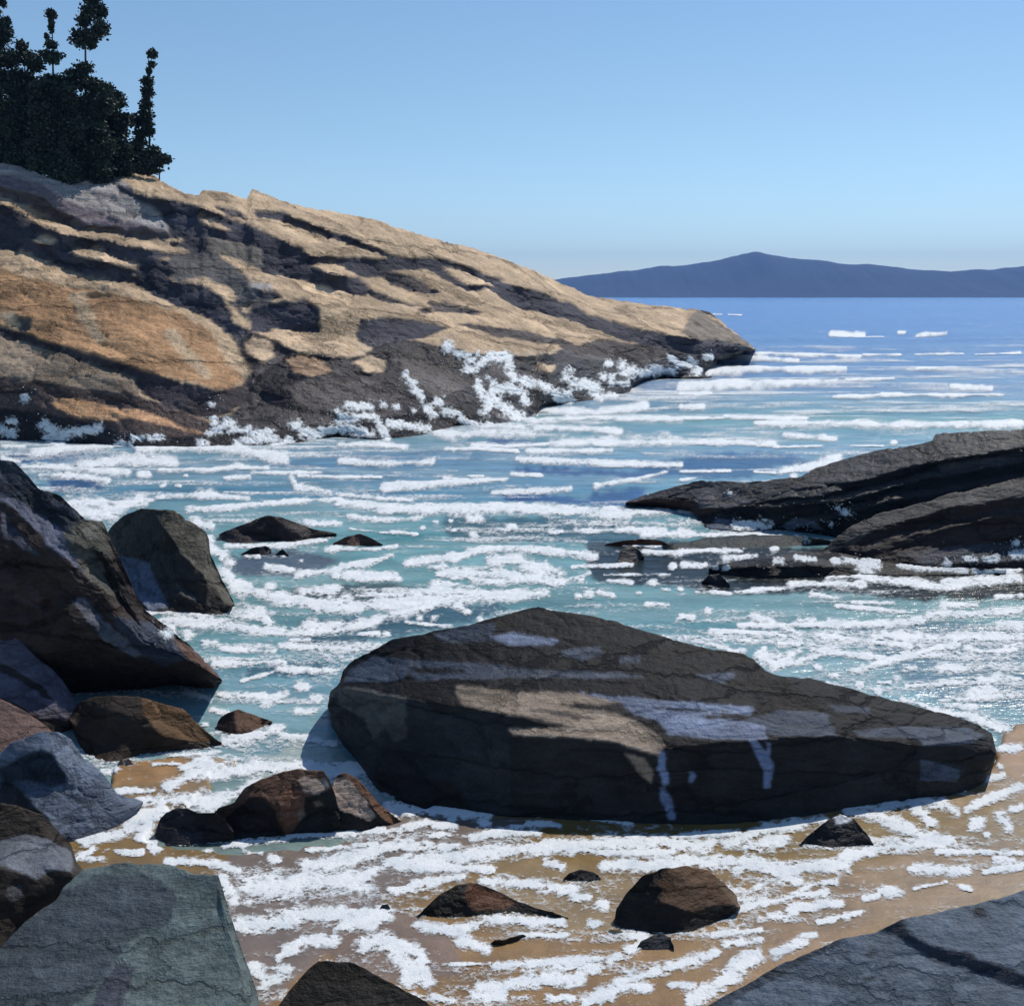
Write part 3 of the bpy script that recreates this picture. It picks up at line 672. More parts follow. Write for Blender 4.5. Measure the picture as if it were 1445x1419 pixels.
# --- the big boulder in the middle
FR = (0.024, 0.0235, 0.0245); TP = (0.0125, 0.0115, 0.012); SHEEN1 = (0.068, 0.082, 0.112); SHEEN2 = (0.16, 0.195, 0.285); BT = (0.30, 0.235, 0.18)  # blues paint sky reflection as colour; BT tan mixes mineral with painted sunlight
relief('main', 'boulder', 'huge dark wet boulder with tan streaks and painted blue sky sheen, alone in the middle of the beach', 'boulder',
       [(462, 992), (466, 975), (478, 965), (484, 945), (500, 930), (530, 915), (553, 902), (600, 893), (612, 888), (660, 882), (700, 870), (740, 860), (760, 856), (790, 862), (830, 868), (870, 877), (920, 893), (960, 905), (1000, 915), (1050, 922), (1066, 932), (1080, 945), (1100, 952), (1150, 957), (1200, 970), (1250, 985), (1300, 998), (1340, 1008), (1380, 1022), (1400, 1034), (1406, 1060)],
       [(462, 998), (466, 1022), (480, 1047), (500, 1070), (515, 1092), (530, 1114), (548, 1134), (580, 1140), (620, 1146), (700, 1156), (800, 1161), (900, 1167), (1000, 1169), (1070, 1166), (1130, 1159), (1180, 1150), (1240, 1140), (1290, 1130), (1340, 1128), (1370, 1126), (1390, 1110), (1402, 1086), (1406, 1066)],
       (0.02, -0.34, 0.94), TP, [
           ([(462, 940), (553, 895), (620, 880), (700, 868), (690, 900), (580, 930), (560, 965), (473, 975)], (-0.35, -0.5, 0.8), None),
           ([(1100, 940), (1410, 1020), (1400, 1040), (1250, 1010), (1120, 975)], (0.28, -0.3, 0.9), None),
           ([(455, 968), (473, 971), (575, 986), (660, 999), (725, 1012), (850, 1038), (930, 1056), (1086, 1042), (1180, 1038), (1300, 1052), (1410, 1040), (1410, 1200), (455, 1200)], (-0.02, -0.98, 0.13), FR, 0.6),
           ([(455, 968), (473, 971), (575, 986), (720, 1011), (720, 1200), (455, 1200)], (-0.38, -0.9, 0.22), (0.029, 0.030, 0.033), 0.6),
           ([(455, 968), (473, 971), (560, 984), (545, 1040), (520, 1100), (455, 1100)], (-0.75, -0.62, 0.25), None),
           ([(1298, 1054), (1410, 1038), (1410, 1200), (1330, 1200)], (0.35, -0.9, 0.2), None),
           ([(530, 1085), (640, 1105), (690, 1180), (530, 1180)], None, (0.024, 0.019, 0.018)),
           ([(470, 972), (500, 968), (572, 982), (574, 1040), (555, 1047), (540, 1025), (526, 1047), (512, 1011), (477, 997)], None, (0.085, 0.083, 0.076)),
           ([(484, 962), (487, 948), (526, 926), (569, 930), (697, 937), (753, 944), (803, 946), (881, 949), (908, 955), (845, 957), (753, 954), (690, 957), (590, 957), (576, 949), (562, 960)], None, SHEEN1, 0.35),
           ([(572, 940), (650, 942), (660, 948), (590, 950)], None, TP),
           ([(611, 894), (654, 880), (700, 878), (697, 898), (682, 906), (626, 905)], None, SHEEN1), ([(690, 898), (725, 892), (789, 902), (782, 910), (718, 910)], None, SHEEN2),
           ([(792, 916), (845, 911), (853, 921), (824, 931), (796, 926)], None, SHEEN1), ([(874, 925), (906, 925), (902, 936), (874, 934)], None, SHEEN1), ([(980, 951), (1037, 947), (1037, 956), (1016, 965)], None, SHEEN1),
           ([(817, 977), (916, 985), (987, 990), (1065, 997), (1058, 1008), (1002, 1006), (1080, 1024), (1084, 1042), (1002, 1042), (945, 1037), (931, 1019), (895, 1006), (874, 990)], (0.0, -0.42, 0.9), SHEEN2, 0.4),
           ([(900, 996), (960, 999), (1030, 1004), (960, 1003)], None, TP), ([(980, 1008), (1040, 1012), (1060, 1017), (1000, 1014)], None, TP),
           ([(1051, 1015), (1101, 1001), (1172, 1006), (1168, 1013), (1179, 1026), (1182, 1038), (1087, 1037), (1082, 1026)], None, SHEEN1), ([(1168, 994), (1228, 997), (1228, 1006), (1180, 1004)], None, SHEEN1),
           ([(1200, 1031), (1271, 1024), (1370, 1027), (1391, 1036), (1370, 1050), (1306, 1053), (1292, 1041), (1214, 1039)], None, SHEEN1), ([(1299, 1071), (1330, 1078), (1356, 1086), (1349, 1103), (1298, 1101)], (0.1, -0.8, 0.6), SHEEN1),
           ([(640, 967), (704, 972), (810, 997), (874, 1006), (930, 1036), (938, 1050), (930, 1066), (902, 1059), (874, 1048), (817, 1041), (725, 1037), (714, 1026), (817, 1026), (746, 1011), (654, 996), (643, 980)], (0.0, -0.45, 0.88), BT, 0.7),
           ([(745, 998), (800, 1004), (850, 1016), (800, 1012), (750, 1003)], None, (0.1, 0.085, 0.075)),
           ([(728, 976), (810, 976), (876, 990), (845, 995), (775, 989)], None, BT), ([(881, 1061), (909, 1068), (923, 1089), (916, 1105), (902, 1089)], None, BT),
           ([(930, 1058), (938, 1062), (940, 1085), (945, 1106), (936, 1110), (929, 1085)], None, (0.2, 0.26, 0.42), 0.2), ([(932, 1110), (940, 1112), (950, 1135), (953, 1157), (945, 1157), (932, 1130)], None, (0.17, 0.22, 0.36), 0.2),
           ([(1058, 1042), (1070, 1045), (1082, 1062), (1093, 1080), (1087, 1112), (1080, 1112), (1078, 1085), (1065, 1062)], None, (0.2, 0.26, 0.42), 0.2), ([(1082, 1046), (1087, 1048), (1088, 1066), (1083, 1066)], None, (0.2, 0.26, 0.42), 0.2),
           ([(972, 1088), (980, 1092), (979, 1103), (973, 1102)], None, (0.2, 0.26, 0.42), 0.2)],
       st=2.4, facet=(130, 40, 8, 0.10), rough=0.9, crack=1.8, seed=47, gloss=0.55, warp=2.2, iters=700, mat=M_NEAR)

# --- rocks in front of it
relief('m1', 'boulder', 'rounded black rock in the foam, left end of the brown rock row', 'rock',
       [(218, 1178), (225, 1155), (235, 1146), (250, 1140), (265, 1140), (280, 1147), (302, 1146), (318, 1156), (330, 1172)], [(218, 1180), (235, 1192), (260, 1195), (300, 1191), (330, 1185)],
       (-0.2, -0.75, 0.62), (0.034, 0.032, 0.038), [([(262, 1135), (330, 1140), (330, 1190), (290, 1190)], (-0.3, -0.9, 0.3), (0.022, 0.02, 0.02))], st=1.8, facet=(24, 20, 10, 0.2), seed=51, gloss=0.4, iters=200)
relief('m2', 'boulder', 'rusty brown rock with one round pale patch, middle of the rock row', 'rock',
       [(298, 1152), (308, 1138), (330, 1132), (345, 1112), (370, 1098), (400, 1088), (420, 1085), (455, 1087), (464, 1098), (472, 1120), (480, 1150)],
       [(298, 1170), (308, 1187), (350, 1184), (400, 1179), (470, 1176), (480, 1168)],
       (-0.25, -0.72, 0.64), (0.112, 0.060, 0.039), [
           ([(335, 1140), (350, 1126), (368, 1124), (388, 1142), (396, 1168), (395, 1190), (300, 1195), (310, 1160)], (-0.4, -0.88, 0.2), (0.025, 0.02, 0.02)),
           ([(395, 1112), (430, 1110), (440, 1140), (412, 1165), (396, 1160)], (0.1, -0.6, 0.8), (0.161, 0.077, 0.049)),  # lit facet, painted a brighter brown
           ([(430, 1125), (480, 1110), (485, 1180), (405, 1182), (420, 1165)], (-0.1, -0.95, 0.2), (0.02, 0.02, 0.02)),
           ([(421, 1099), (432, 1094), (446, 1098), (462, 1098), (463, 1110), (448, 1121), (430, 1116)], (0.1, -0.5, 0.85), (0.364, 0.280, 0.231)),
           ([(418, 1148), (428, 1140), (430, 1150), (420, 1158)], None, (0.2, 0.15, 0.12)), ([(442, 1132), (452, 1128), (456, 1135), (446, 1140)], None, (0.2, 0.15, 0.12))],
       st=1.8, facet=(34, 24, -20, 0.18), seed=53, gloss=0.45, iters=300)
relief('m3', 'boulder', 'brown rock with a long pale patch, leaning on the huge dark boulder', 'rock',
       [(455, 1150), (466, 1118), (474, 1094), (486, 1089), (505, 1098), (520, 1115), (535, 1133), (555, 1150), (568, 1160)], [(455, 1176), (500, 1173), (540, 1170), (568, 1163)],
       (-0.1, -0.9, 0.35), (0.022, 0.02, 0.018), [
           ([(474, 1085), (505, 1092), (568, 1150), (568, 1165), (545, 1160), (515, 1125)], (0.5, -0.5, 0.7), (0.120, 0.057, 0.033)),
           ([(472, 1099), (486, 1096), (500, 1104), (518, 1132), (531, 1150), (524, 1160), (500, 1150), (478, 1142), (470, 1120)], (0.1, -0.6, 0.8), (0.378, 0.287, 0.231))],
       st=1.8, facet=(30, 22, 40, 0.16), seed=57, gloss=0.45, iters=300)
relief('f1', 'boulder', 'low flat brown-black rock with a long right tail, in the foamy sand', 'rock',
       [(586, 1296), (600, 1280), (620, 1262), (645, 1248), (665, 1245), (685, 1249), (705, 1258), (730, 1271), (760, 1281), (790, 1290), (802, 1294)], [(586, 1299), (620, 1304), (680, 1299), (730, 1300), (770, 1301), (802, 1297)],
       (-0.2, -0.72, 0.66), (0.024, 0.021, 0.018), [([(662, 1243), (700, 1257), (728, 1273), (712, 1283), (670, 1284), (655, 1268)], (0.25, -0.45, 0.85), (0.10, 0.045, 0.025))], st=2.0, facet=(36, 18, 14, 0.16), seed=59, gloss=0.4, iters=200)  # brown patch: sunlit top painted into the colour
relief('f3', 'small_rock', 'small charcoal rock in the sand between the flat rock and the round brown boulder', 'rock',
       [(792, 1243), (803, 1231), (818, 1226), (836, 1229), (848, 1238)], [(792, 1245), (806, 1252), (824, 1256), (840, 1250), (848, 1242)], (-0.1, -0.65, 0.75), (0.038, 0.038, 0.036), [], st=1.6, facet=(18, 14, 10, 0.22), rough=0.9, seed=61, iters=120)
relief('f2', 'boulder', 'round brown boulder, painted sunlit brown above and black below, standing in the wet sand', 'boulder',
       [(866, 1302), (870, 1282), (884, 1260), (905, 1237), (935, 1225), (970, 1221), (1000, 1228), (1020, 1244), (1038, 1262), (1045, 1277)], [(866, 1306), (873, 1314), (895, 1321), (930, 1326), (970, 1324), (1010, 1311), (1035, 1293), (1045, 1280)],
       (-0.25, -0.86, 0.42), (0.026, 0.022, 0.019), [([(926, 1245), (950, 1215), (1012, 1215), (1050, 1270), (1030, 1276), (1000, 1277), (980, 1288), (945, 1275), (930, 1270), (938, 1255)], (0.25, -0.45, 0.86), (0.088, 0.048, 0.026)),  # sun on the upper right side, painted as lighter brown
                                              ([(1000, 1225), (1050, 1270), (1045, 1285), (1025, 1262)], (0.5, -0.4, 0.75), (0.11, 0.075, 0.045))],
       st=2.0, facet=(44, 30, 10, 0.13), seed=67, gloss=0.5, iters=300)
relief('f4', 'small_rock', 'small charcoal stone touching the base of the round two-tone boulder', 'rock',
       [(897, 1338), (906, 1326), (920, 1320), (935, 1316), (946, 1322), (951, 1340)], [(897, 1342), (915, 1351), (935, 1350), (951, 1346)], (-0.1, -0.6, 0.8), (0.035, 0.037, 0.042), [], st=1.6, facet=(16, 14, 80, 0.25), rough=0.9, seed=71, iters=120)
relief('f5', 'small_rock', 'pointed black rock splashed with foam, below the right end of the huge boulder', 'rock',
       [(1127, 1193), (1145, 1174), (1168, 1157), (1186, 1148), (1206, 1156), (1222, 1174), (1233, 1190)], [(1127, 1197), (1150, 1200), (1180, 1209), (1200, 1202), (1233, 1193)], (-0.2, -0.75, 0.62), (0.026, 0.026, 0.028),
       [([(1176, 1148), (1186, 1145), (1206, 1152), (1196, 1162), (1180, 1164)], (0, -0.5, 0.85), (0.6, 0.62, 0.65))], st=1.8, facet=(22, 18, 30, 0.2), seed=73, gloss=0.4, iters=200)
relief('f8', 'small_rock', 'thin brown-black stone lying just in front of the low flat rock', 'rock',
       [(688, 1334), (698, 1326), (712, 1326), (722, 1322), (738, 1318), (748, 1322)], [(688, 1337), (705, 1339), (730, 1333), (748, 1325)], (-0.1, -0.65, 0.75), (0.032, 0.022, 0.018), [], st=1.4, facet=(14, 10, -10, 0.25), rough=0.7, seed=79, iters=120)
relief('f9', 'small_rock', 'little dark pebble at the edge of foam, left of the low flat rock', 'rock',
       [(534, 1284), (539, 1276), (547, 1275), (553, 1284)], [(534, 1287), (543, 1291), (553, 1288)], (-0.1, -0.65, 0.75), (0.07, 0.07, 0.06), [], st=1.2, facet=(12, 10, 10, 0.2), rough=0.6, seed=83, iters=100)
relief('f10', 'small_rock', 'pale sandy pebble beside the left foot of the round brown boulder', 'rock',
       [(854, 1316), (862, 1311), (876, 1312), (885, 1317)], [(854, 1319), (868, 1322), (885, 1320)], (0, -0.5, 0.85), (0.38, 0.28, 0.16), [], st=1.2, facet=(12, 10, 10, 0.15), rough=0.6, seed=89, iters=100)
relief('f11', 'small_rock', 'pale grey pebble in foam at the foot of the chocolate boulder', 'rock',
       [(164, 1080), (170, 1072), (180, 1069), (188, 1076)], [(164, 1083), (176, 1087), (188, 1081)], (0, -0.5, 0.85), (0.28, 0.24, 0.2), [], st=1.2, facet=(12, 10, 10, 0.15), rough=0.6, seed=97, iters=100)
relief('f6', 'boulder', 'dark brown-black boulder cut by the bottom edge, right of the grey-green slab', 'boulder',
       [(392, 1420), (410, 1395), (435, 1366), (450, 1355), (500, 1358), (520, 1370), (560, 1390), (600, 1412), (625, 1432)], [(392, 1440), (420, 1500), (500, 1530), (560, 1510), (625, 1440)],
       (-0.05, -0.6, 0.8), (0.024, 0.021, 0.018), [], st=2.4, facet=(50, 34, 20, 0.15), seed=101, gloss=0.5)
relief('f7', 'rock_slab', 'broad smooth slate-blue slab with a dark crack, at the corner of the sand', 'rock',
       [(955, 1442), (1010, 1412), (1060, 1385), (1100, 1360), (1140, 1345), (1190, 1322), (1235, 1315), (1270, 1298), (1340, 1282), (1400, 1270), (1445, 1255), (1600, 1200), (1750, 1165)],
       [(955, 1447), (1050, 1560), (1200, 1640), (1400, 1680), (1750, 1700)],
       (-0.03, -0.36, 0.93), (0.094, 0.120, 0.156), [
           ([(1232, 1309), (1272, 1294), (1284, 1318), (1310, 1332), (1359, 1342), (1440, 1372), (1600, 1420), (1600, 1445), (1440, 1394), (1375, 1371), (1320, 1356), (1299, 1344), (1275, 1326)], (-0.3, -0.7, 0.6), (0.034, 0.040, 0.055)),
           ([(1370, 1282), (1388, 1280), (1396, 1292), (1378, 1295)], (-0.3, -0.7, 0.6), (0.035, 0.04, 0.05)), ([(1216, 1346), (1232, 1334), (1238, 1344), (1224, 1352)], None, (0.035, 0.045, 0.06)),
           ([(1218, 1380), (1236, 1374), (1240, 1382), (1222, 1386)], None, (0.035, 0.045, 0.06)), ([(955, 1440), (1060, 1380), (1190, 1318), (1180, 1335), (1060, 1398), (980, 1450)], (-0.3, -0.5, 0.8), (0.05, 0.062, 0.08))],
       st=3.0, facet=(140, 50, 12, 0.06), rough=1.5, crack=1.0, seed=103, gloss=0.5, warp=4)

# ------------------------------------------------------------------ foam field traced on the water plane
def T(ox, oy, s, strokes):
    out = []
    for pts, r in strokes:
        out.append(([(ox + x / s, oy + y / s) for x, y in pts], r / s))
    return out

ST = []
ST += T(0, 600, 3.01, [([(15,90),(100,95)],18),([(10,140),(80,150)],14),([(140,120),(250,105),(470,95)],22),([(340,175),(520,140),(740,155)],25),([(490,82),(560,85)],12),([(590,105),(800,100),(1000,110),(1210,140)],22),([(100,180),(280,180),(540,210)],25),([(170,215),(330,220),(460,240)],15),([(590,215),(630,216)],14),([(680,190),(900,190),(1000,170),(1130,180)],16),([(955,228),(1060,222)],12),([(1070,205),(1200,205),(1360,200)],12),([(1235,230),(1260,260),(1445,285)],14),([(1270,220),(1445,225)],9),([(785,218),(795,218)],8),([(680,259),(700,255)],8),([(745,258),(765,258)],7),([(750,297),(900,285),(940,300),(1050,310)],14),([(860,290),(900,290)],26),([(300,330),(430,330),(450,380),(590,320)],35),([(340,370),(480,390)],30),([(620,335),(640,318)],16),([(670,300),(690,300)],10),([(800,365),(1000,350),(1250,325),(1445,315)],18),([(810,400),(900,430)],20),([(890,480),(900,540),(960,560)],22),([(1290,415),(1445,420)],14),([(960,520),(1240,510)],14),([(1270,500),(1380,490)],14),([(1040,565),(1100,565)],9),([(980,582)],20),([(940,570)],10),([(1200,560)],14),([(1280,580)],8),([(1130,600),(1250,610)],12),([(1260,630),(1445,610)],16),([(1390,530),(1445,525)],18),([(950,620),(990,670),(1060,700)],25),([(1000,700),(1200,740),(1445,760)],28),([(1290,710),(1430,700)],22),([(1150,690)],20),([(1020,790),(1100,800)],30),([(1130,830)],20),([(740,820),(900,830),(1100,870),(1300,880),(1445,840)],28),([(680,825),(730,820)],18),([(590,800),(720,795),(850,760)],10),([(900,760),(980,768)],10),([(700,880),(750,895)],18),([(800,880)],18),([(1300,855),(1370,850)],16)])
ST += T(480, 560, 3.01, [([(0,205),(150,205),(280,215)],22),([(230,115),(400,140),(520,160),(650,150),(820,160)],18),([(560,205),(700,210),(900,195)],10),([(450,225),(600,225),(750,235)],12),([(850,100),(1100,90),(1445,95)],22),([(830,140),(1000,140),(1190,150)],14),([(900,190),(1100,190),(1445,185)],25),([(800,235),(1150,235)],16),([(850,50),(1100,60),(1300,40)],14),([(0,268),(200,278),(390,275)],14),([(0,345),(170,345)],9),([(180,385),(440,370),(710,355)],14),([(440,345),(560,360)],12),([(545,335),(605,338)],6),([(750,270),(950,275),(1200,285),(1445,285)],12),([(730,325),(850,335)],14),([(650,405),(820,400),(980,395)],12),([(1090,380),(1250,355),(1380,320)],16),([(0,410),(100,420),(300,440)],18),([(0,450),(200,480),(400,480),(650,480)],24),([(30,510),(200,525),(340,515)],14),([(600,470),(800,480),(1000,490),(1220,500)],24),([(1230,495),(1390,495)],15),([(1000,565),(1150,560),(1380,560)],13),([(1290,580),(1445,575)],16),([(400,530),(415,530)],9),([(470,525)],9),([(345,555),(355,555)],8),([(480,560),(490,560)],8),([(545,515),(600,515)],14),([(720,548),(740,548)],12),([(570,580)],16),([(890,570),(945,568)],9),([(215,570),(325,580)],8),([(40,560),(200,575)],5),([(0,650),(150,655),(240,640)],12),([(0,715),(100,710),(220,680)],12),([(30,760),(150,770),(250,765)],18),([(480,690),(600,655),(750,650),(920,665),(1080,680)],16),([(280,710),(480,680)],16),([(380,720),(450,720)],14),([(640,700),(750,690),(940,745)],25),([(560,770),(700,780),(850,760),(940,780)],35),([(780,720),(900,750)],30),([(900,790),(990,765),(1060,745)],12),([(400,790),(560,810)],20),([(320,830),(500,830),(700,850),(880,840)],25),([(150,880),(350,870),(560,850)],20),([(100,840),(270,845)],8),([(30,855)],25),([(500,885)],18),([(985,720),(1240,710)],8),([(1020,770)],14),([(1010,850)],14),([(1055,842)],18),([(1140,775),(1240,785)],14),([(1330,785)],22),([(1270,838)],12),([(1370,820),(1400,820)],9),([(1100,835),(1160,850)],12),([(1300,885),(1390,885)],12),([(1120,750),(1400,748)],6),([(1290,665),(1445,668)],14),([(1200,625),(1360,640)],9),([(1410,715)],12)])
ST += T(960, 400, 3.01, [([(140,130),(175,132)],6),([(205,132),(260,135)],6),([(640,215),(780,218)],12),([(780,224),(860,226)],6),([(925,210),(955,210)],6),([(1005,218),(1130,212)],11),([(330,300),(600,305),(760,312)],17),([(780,303),(930,303)],14),([(1000,300),(1200,293)],12),([(1250,300),(1445,290)],8),([(120,370),(300,365),(700,365)],12),([(120,375),(250,365)],20),([(1005,367),(1170,360)],6),([(0,435),(200,430),(400,430),(660,420)],18),([(710,415),(900,405)],14),([(0,470),(130,470)],16),([(0,525),(100,525)],10),([(650,490),(900,480),(1370,480)],11),([(860,470),(940,475)],14),([(1150,440),(1320,445)],10),([(0,570),(180,570)],14),([(190,560),(400,575),(530,575)],14),([(320,600),(600,600),(1000,608),(1445,600)],17),([(0,670),(200,670),(400,675)],22),([(440,640),(660,655)],12),([(400,700),(600,690)],10),([(430,800),(550,770),(670,745)],22),([(480,825)],16),([(320,800),(400,805)],10),([(0,795),(210,790)],8),([(905,668)],12),([(720,685),(860,690)],5),([(0,840),(60,835)],8),([(160,310),(500,330)],10)])
ST += T(960, 700, 3.01, [([(0,75),(100,75)],12),([(0,140),(60,155)],18),([(0,165),(250,160),(430,162)],12),([(0,243),(150,235),(260,240)],14),([(190,268),(320,258)],12),([(405,275)],14),([(490,263),(570,270)],11),([(10,290),(110,292)],10),([(150,302)],9),([(192,300)],13),([(645,275),(840,275)],11),([(770,295),(840,300)],14),([(630,342),(770,335),(930,360),(1100,385),(1445,350)],20),([(1120,360),(1445,345)],18),([(930,293),(1010,305),(1210,318)],12),([(1245,318),(1300,322),(1445,308)],12),([(470,373),(600,370),(770,372)],18),([(310,397),(465,393)],15),([(235,405),(300,405)],10),([(100,408),(210,415)],12),([(70,412)],10),([(0,397)],12),([(555,420),(670,440)],14),([(730,457),(905,460)],9),([(1345,435),(1445,430)],15),([(1115,470),(1260,470)],14),([(660,472),(800,485),(950,498)],9),([(1050,510),(1200,510),(1445,495)],18),([(120,490)],16),([(0,515),(50,515)],16),([(300,510),(380,530),(500,580)],14),([(500,527),(570,530)],12),([(250,545),(600,545),(880,545)],12),([(630,540),(900,545),(1020,525)],16),([(1350,545),(1445,550)],20),([(130,570),(350,580),(500,600)],12),([(500,580),(700,600),(980,635)],18),([(820,590),(1100,595),(1445,600)],24),([(260,615),(345,615)],10),([(420,630),(520,632)],12),([(355,652)],12),([(340,690),(450,700),(500,660)],30),([(400,730),(600,680)],24),([(560,660),(750,675),(860,690)],18),([(730,750),(900,700),(1170,625)],20),([(900,700),(1110,675)],12),([(1215,645),(1300,665),(1420,655)],18),([(1180,668)],10),([(1380,640),(1445,620)],12),([(585,738)],16),([(655,765)],16),([(950,745),(1000,735)],14),([(1100,735),(1200,735)],22),([(920,775)],16),([(840,797),(895,797)],9),([(760,805)],22),([(840,835)],18),([(960,812),(1210,800)],11),([(1270,790),(1350,780)],30),([(1240,840),(1320,830)],28),([(1390,780),(1445,785)],16),([(940,860),(1050,890)],12),([(1100,870),(1445,850)],12),([(1130,890),(1250,900)],16),([(210,668),(270,665)],14),([(60,620),(200,650)],10)])
ST += T(240, 800, 3.01, [([(230,30),(260,50)],16),([(270,90),(330,110),(540,140),(700,180),(900,170),(1150,150),(1445,130)],28),([(570,110),(700,100)],22),([(425,90)],22),([(630,160)],30),([(755,130)],22),([(790,125),(990,125)],8),([(280,190),(380,190)],28),([(410,228)],22),([(30,225),(200,240),(350,260),(500,285),(700,270),(900,215),(1100,170)],26),([(90,200),(180,220)],22),([(600,250)],30),([(75,290)],26),([(150,328)],16),([(195,328)],18),([(510,315),(595,315)],8),([(220,355),(440,368)],12),([(470,340),(600,350),(760,360)],16),([(790,360)],16),([(380,335)],6),([(810,285),(880,285)],14),([(920,288)],14),([(1225,170)],20),([(1260,195)],14),([(1060,215)],14),([(1120,215)],14),([(1315,220)],10),([(190,415),(300,415),(480,410)],18),([(460,440),(600,440),(715,445)],18),([(300,485),(440,450)],6),([(50,520),(170,560)],22),([(210,540),(400,545)],20),([(410,575),(480,540)],25),([(560,500)],28),([(620,555)],26),([(540,620),(610,620)],20),([(655,635)],8),([(180,610),(240,625)],18),([(150,680)],14),([(230,750),(400,710),(470,690)],25),([(470,720),(700,750)],16),([(0,805),(210,785)],12),([(50,860),(260,790)],18),([(80,895),(300,850),(600,840)],22),([(350,840),(800,860)],25),([(650,880),(820,870)],22),([(10,842)],6),([(1150,20),(1445,30)],25),([(700,30),(960,30)],18),([(1000,230),(1200,250)],8)])
ST += T(100, 1080, 3.01, [([(140,30),(190,30)],20),([(350,10),(470,5)],6),([(480,15),(600,5)],18),([(410,100),(560,50),(760,20)],22),([(200,120),(350,122)],12),([(300,165),(500,160),(700,120),(800,60)],30),([(600,180)],24),([(250,260),(400,190)],40),([(300,300),(330,250)],30),([(50,340),(150,315),(250,290)],22),([(20,410),(90,370)],16),([(50,415),(140,415)],14),([(280,325),(360,335)],14),([(190,383),(300,383)],13),([(362,362)],22),([(470,325),(630,322)],14),([(585,372)],18),([(650,345),(800,325),(920,315)],16),([(730,360),(810,385)],10),([(920,298),(1100,298),(1330,285)],12),([(1000,375),(1300,345)],11),([(860,410)],20),([(410,420),(600,430),(710,465)],20),([(640,500),(700,580)],25),([(750,530),(1000,510),(1240,500)],55),([(1000,440),(1250,390),(1445,340)],30),([(1310,300),(1445,285)],14),([(1350,190),(1445,200)],30),([(1250,470),(1445,400)],18),([(1360,545),(1445,530)],16),([(700,700),(850,690)],38),([(850,690),(1000,660),(1330,650)],40),([(920,800),(1000,760),(1120,765)],25),([(880,840),(960,780)],16),([(780,870),(830,950),(920,890)],32),([(1250,780),(1350,760),(1420,850),(1445,930)],38),([(1150,690),(1300,680)],30)])
ST += T(560, 1119, 3.01, [([(0,80),(100,80),(250,95),(390,110)],22),([(0,175),(120,140),(240,160)],16),([(370,140)],22),([(225,122),(245,122)],8),([(490,158),(530,157)],7),([(550,145),(650,140),(690,155)],13),([(600,110),(720,105),(1000,145)],9),([(130,195),(220,195)],13),([(320,205),(400,185),(600,185)],18),([(0,230),(140,240)],25),([(190,245),(260,240)],18),([(0,310),(200,300),(450,260),(700,240),(900,225),(1330,235)],32),([(0,330),(400,340)],18),([(640,310),(700,330)],20),([(720,250),(900,270),(1170,260)],16),([(880,330),(1050,320),(1410,300)],28),([(0,430),(150,390),(280,370)],20),([(360,390),(560,410),(750,420)],25),([(740,455),(815,460)],15),([(875,488)],22),([(820,570),(855,570)],20),([(90,580),(250,600),(400,555),(700,565)],20),([(280,640),(380,680)],25),([(530,622),(720,620)],13),([(195,745),(395,742)],8),([(0,660),(100,700),(130,820)],28),([(20,720),(80,800)],40),([(420,755),(700,730),(870,720)],20),([(680,740),(860,760)],24),([(360,850),(500,820),(780,805)],28),([(330,880),(450,870)],30),([(150,880),(240,900)],15),([(640,885),(750,895)],18),([(900,730),(1020,670)],22),([(995,620),(1050,622)],16),([(800,900),(950,840),(1060,840)],32),([(940,820),(1150,760),(1350,690)],24),([(1165,832),(1260,835)],18),([(1240,900),(1445,760)],22),([(1340,615),(1445,600)],12),([(1380,665),(1445,645)],10),([(1180,200),(1445,180)],12),([(1395,235),(1445,230)],20)])
ST += T(960, 1000, 3.01, [([(1060,10),(1200,20),(1380,90)],28),([(1345,180),(1445,180)],18),([(1360,258)],14),([(1210,330),(1370,295)],14),([(1150,345),(1210,355)],12),([(1215,440),(1300,400),(1445,340)],20),([(1255,500)],28),([(1300,550)],12),([(1360,480),(1400,520)],28),([(1410,435),(1445,430)],14),([(0,552),(250,540)],14),([(0,592),(130,592)],10),([(0,650),(210,660)],15),([(200,590),(350,530),(600,490)],25),([(280,600),(420,570)],40),([(270,660),(420,700),(700,680)],30),([(350,680),(530,760)],25),([(700,640),(900,600),(1140,575)],28),([(720,440),(850,470),(1000,540),(1100,590)],32),([(850,440),(980,390),(1170,440)],28),([(980,400),(1060,500)],30),([(250,698)],18),([(335,775)],18),([(235,870),(500,810),(620,790)],16),([(480,800),(560,760),(660,750)],16),([(470,870),(560,850),(670,840)],22),([(370,900),(450,900)],12),([(590,920),(770,880)],12),([(520,980),(570,975)],14),([(410,1050),(520,1010)],25),([(780,820),(840,810)],12),([(860,790),(930,790)],25),([(990,700),(1220,700)],22),([(990,780),(1130,750)],8),([(1190,770),(1235,785)],10),([(1090,620),(1300,625),(1445,630)],14),([(1290,710),(1445,680)],16),([(1340,650),(1400,660)],22),([(140,975),(340,960)],14),([(180,1020),(340,1000)],16),([(50,1260),(200,1160),(310,1060)],40),([(0,1110),(140,1060)],22),([(0,1195),(50,1195)],14)])

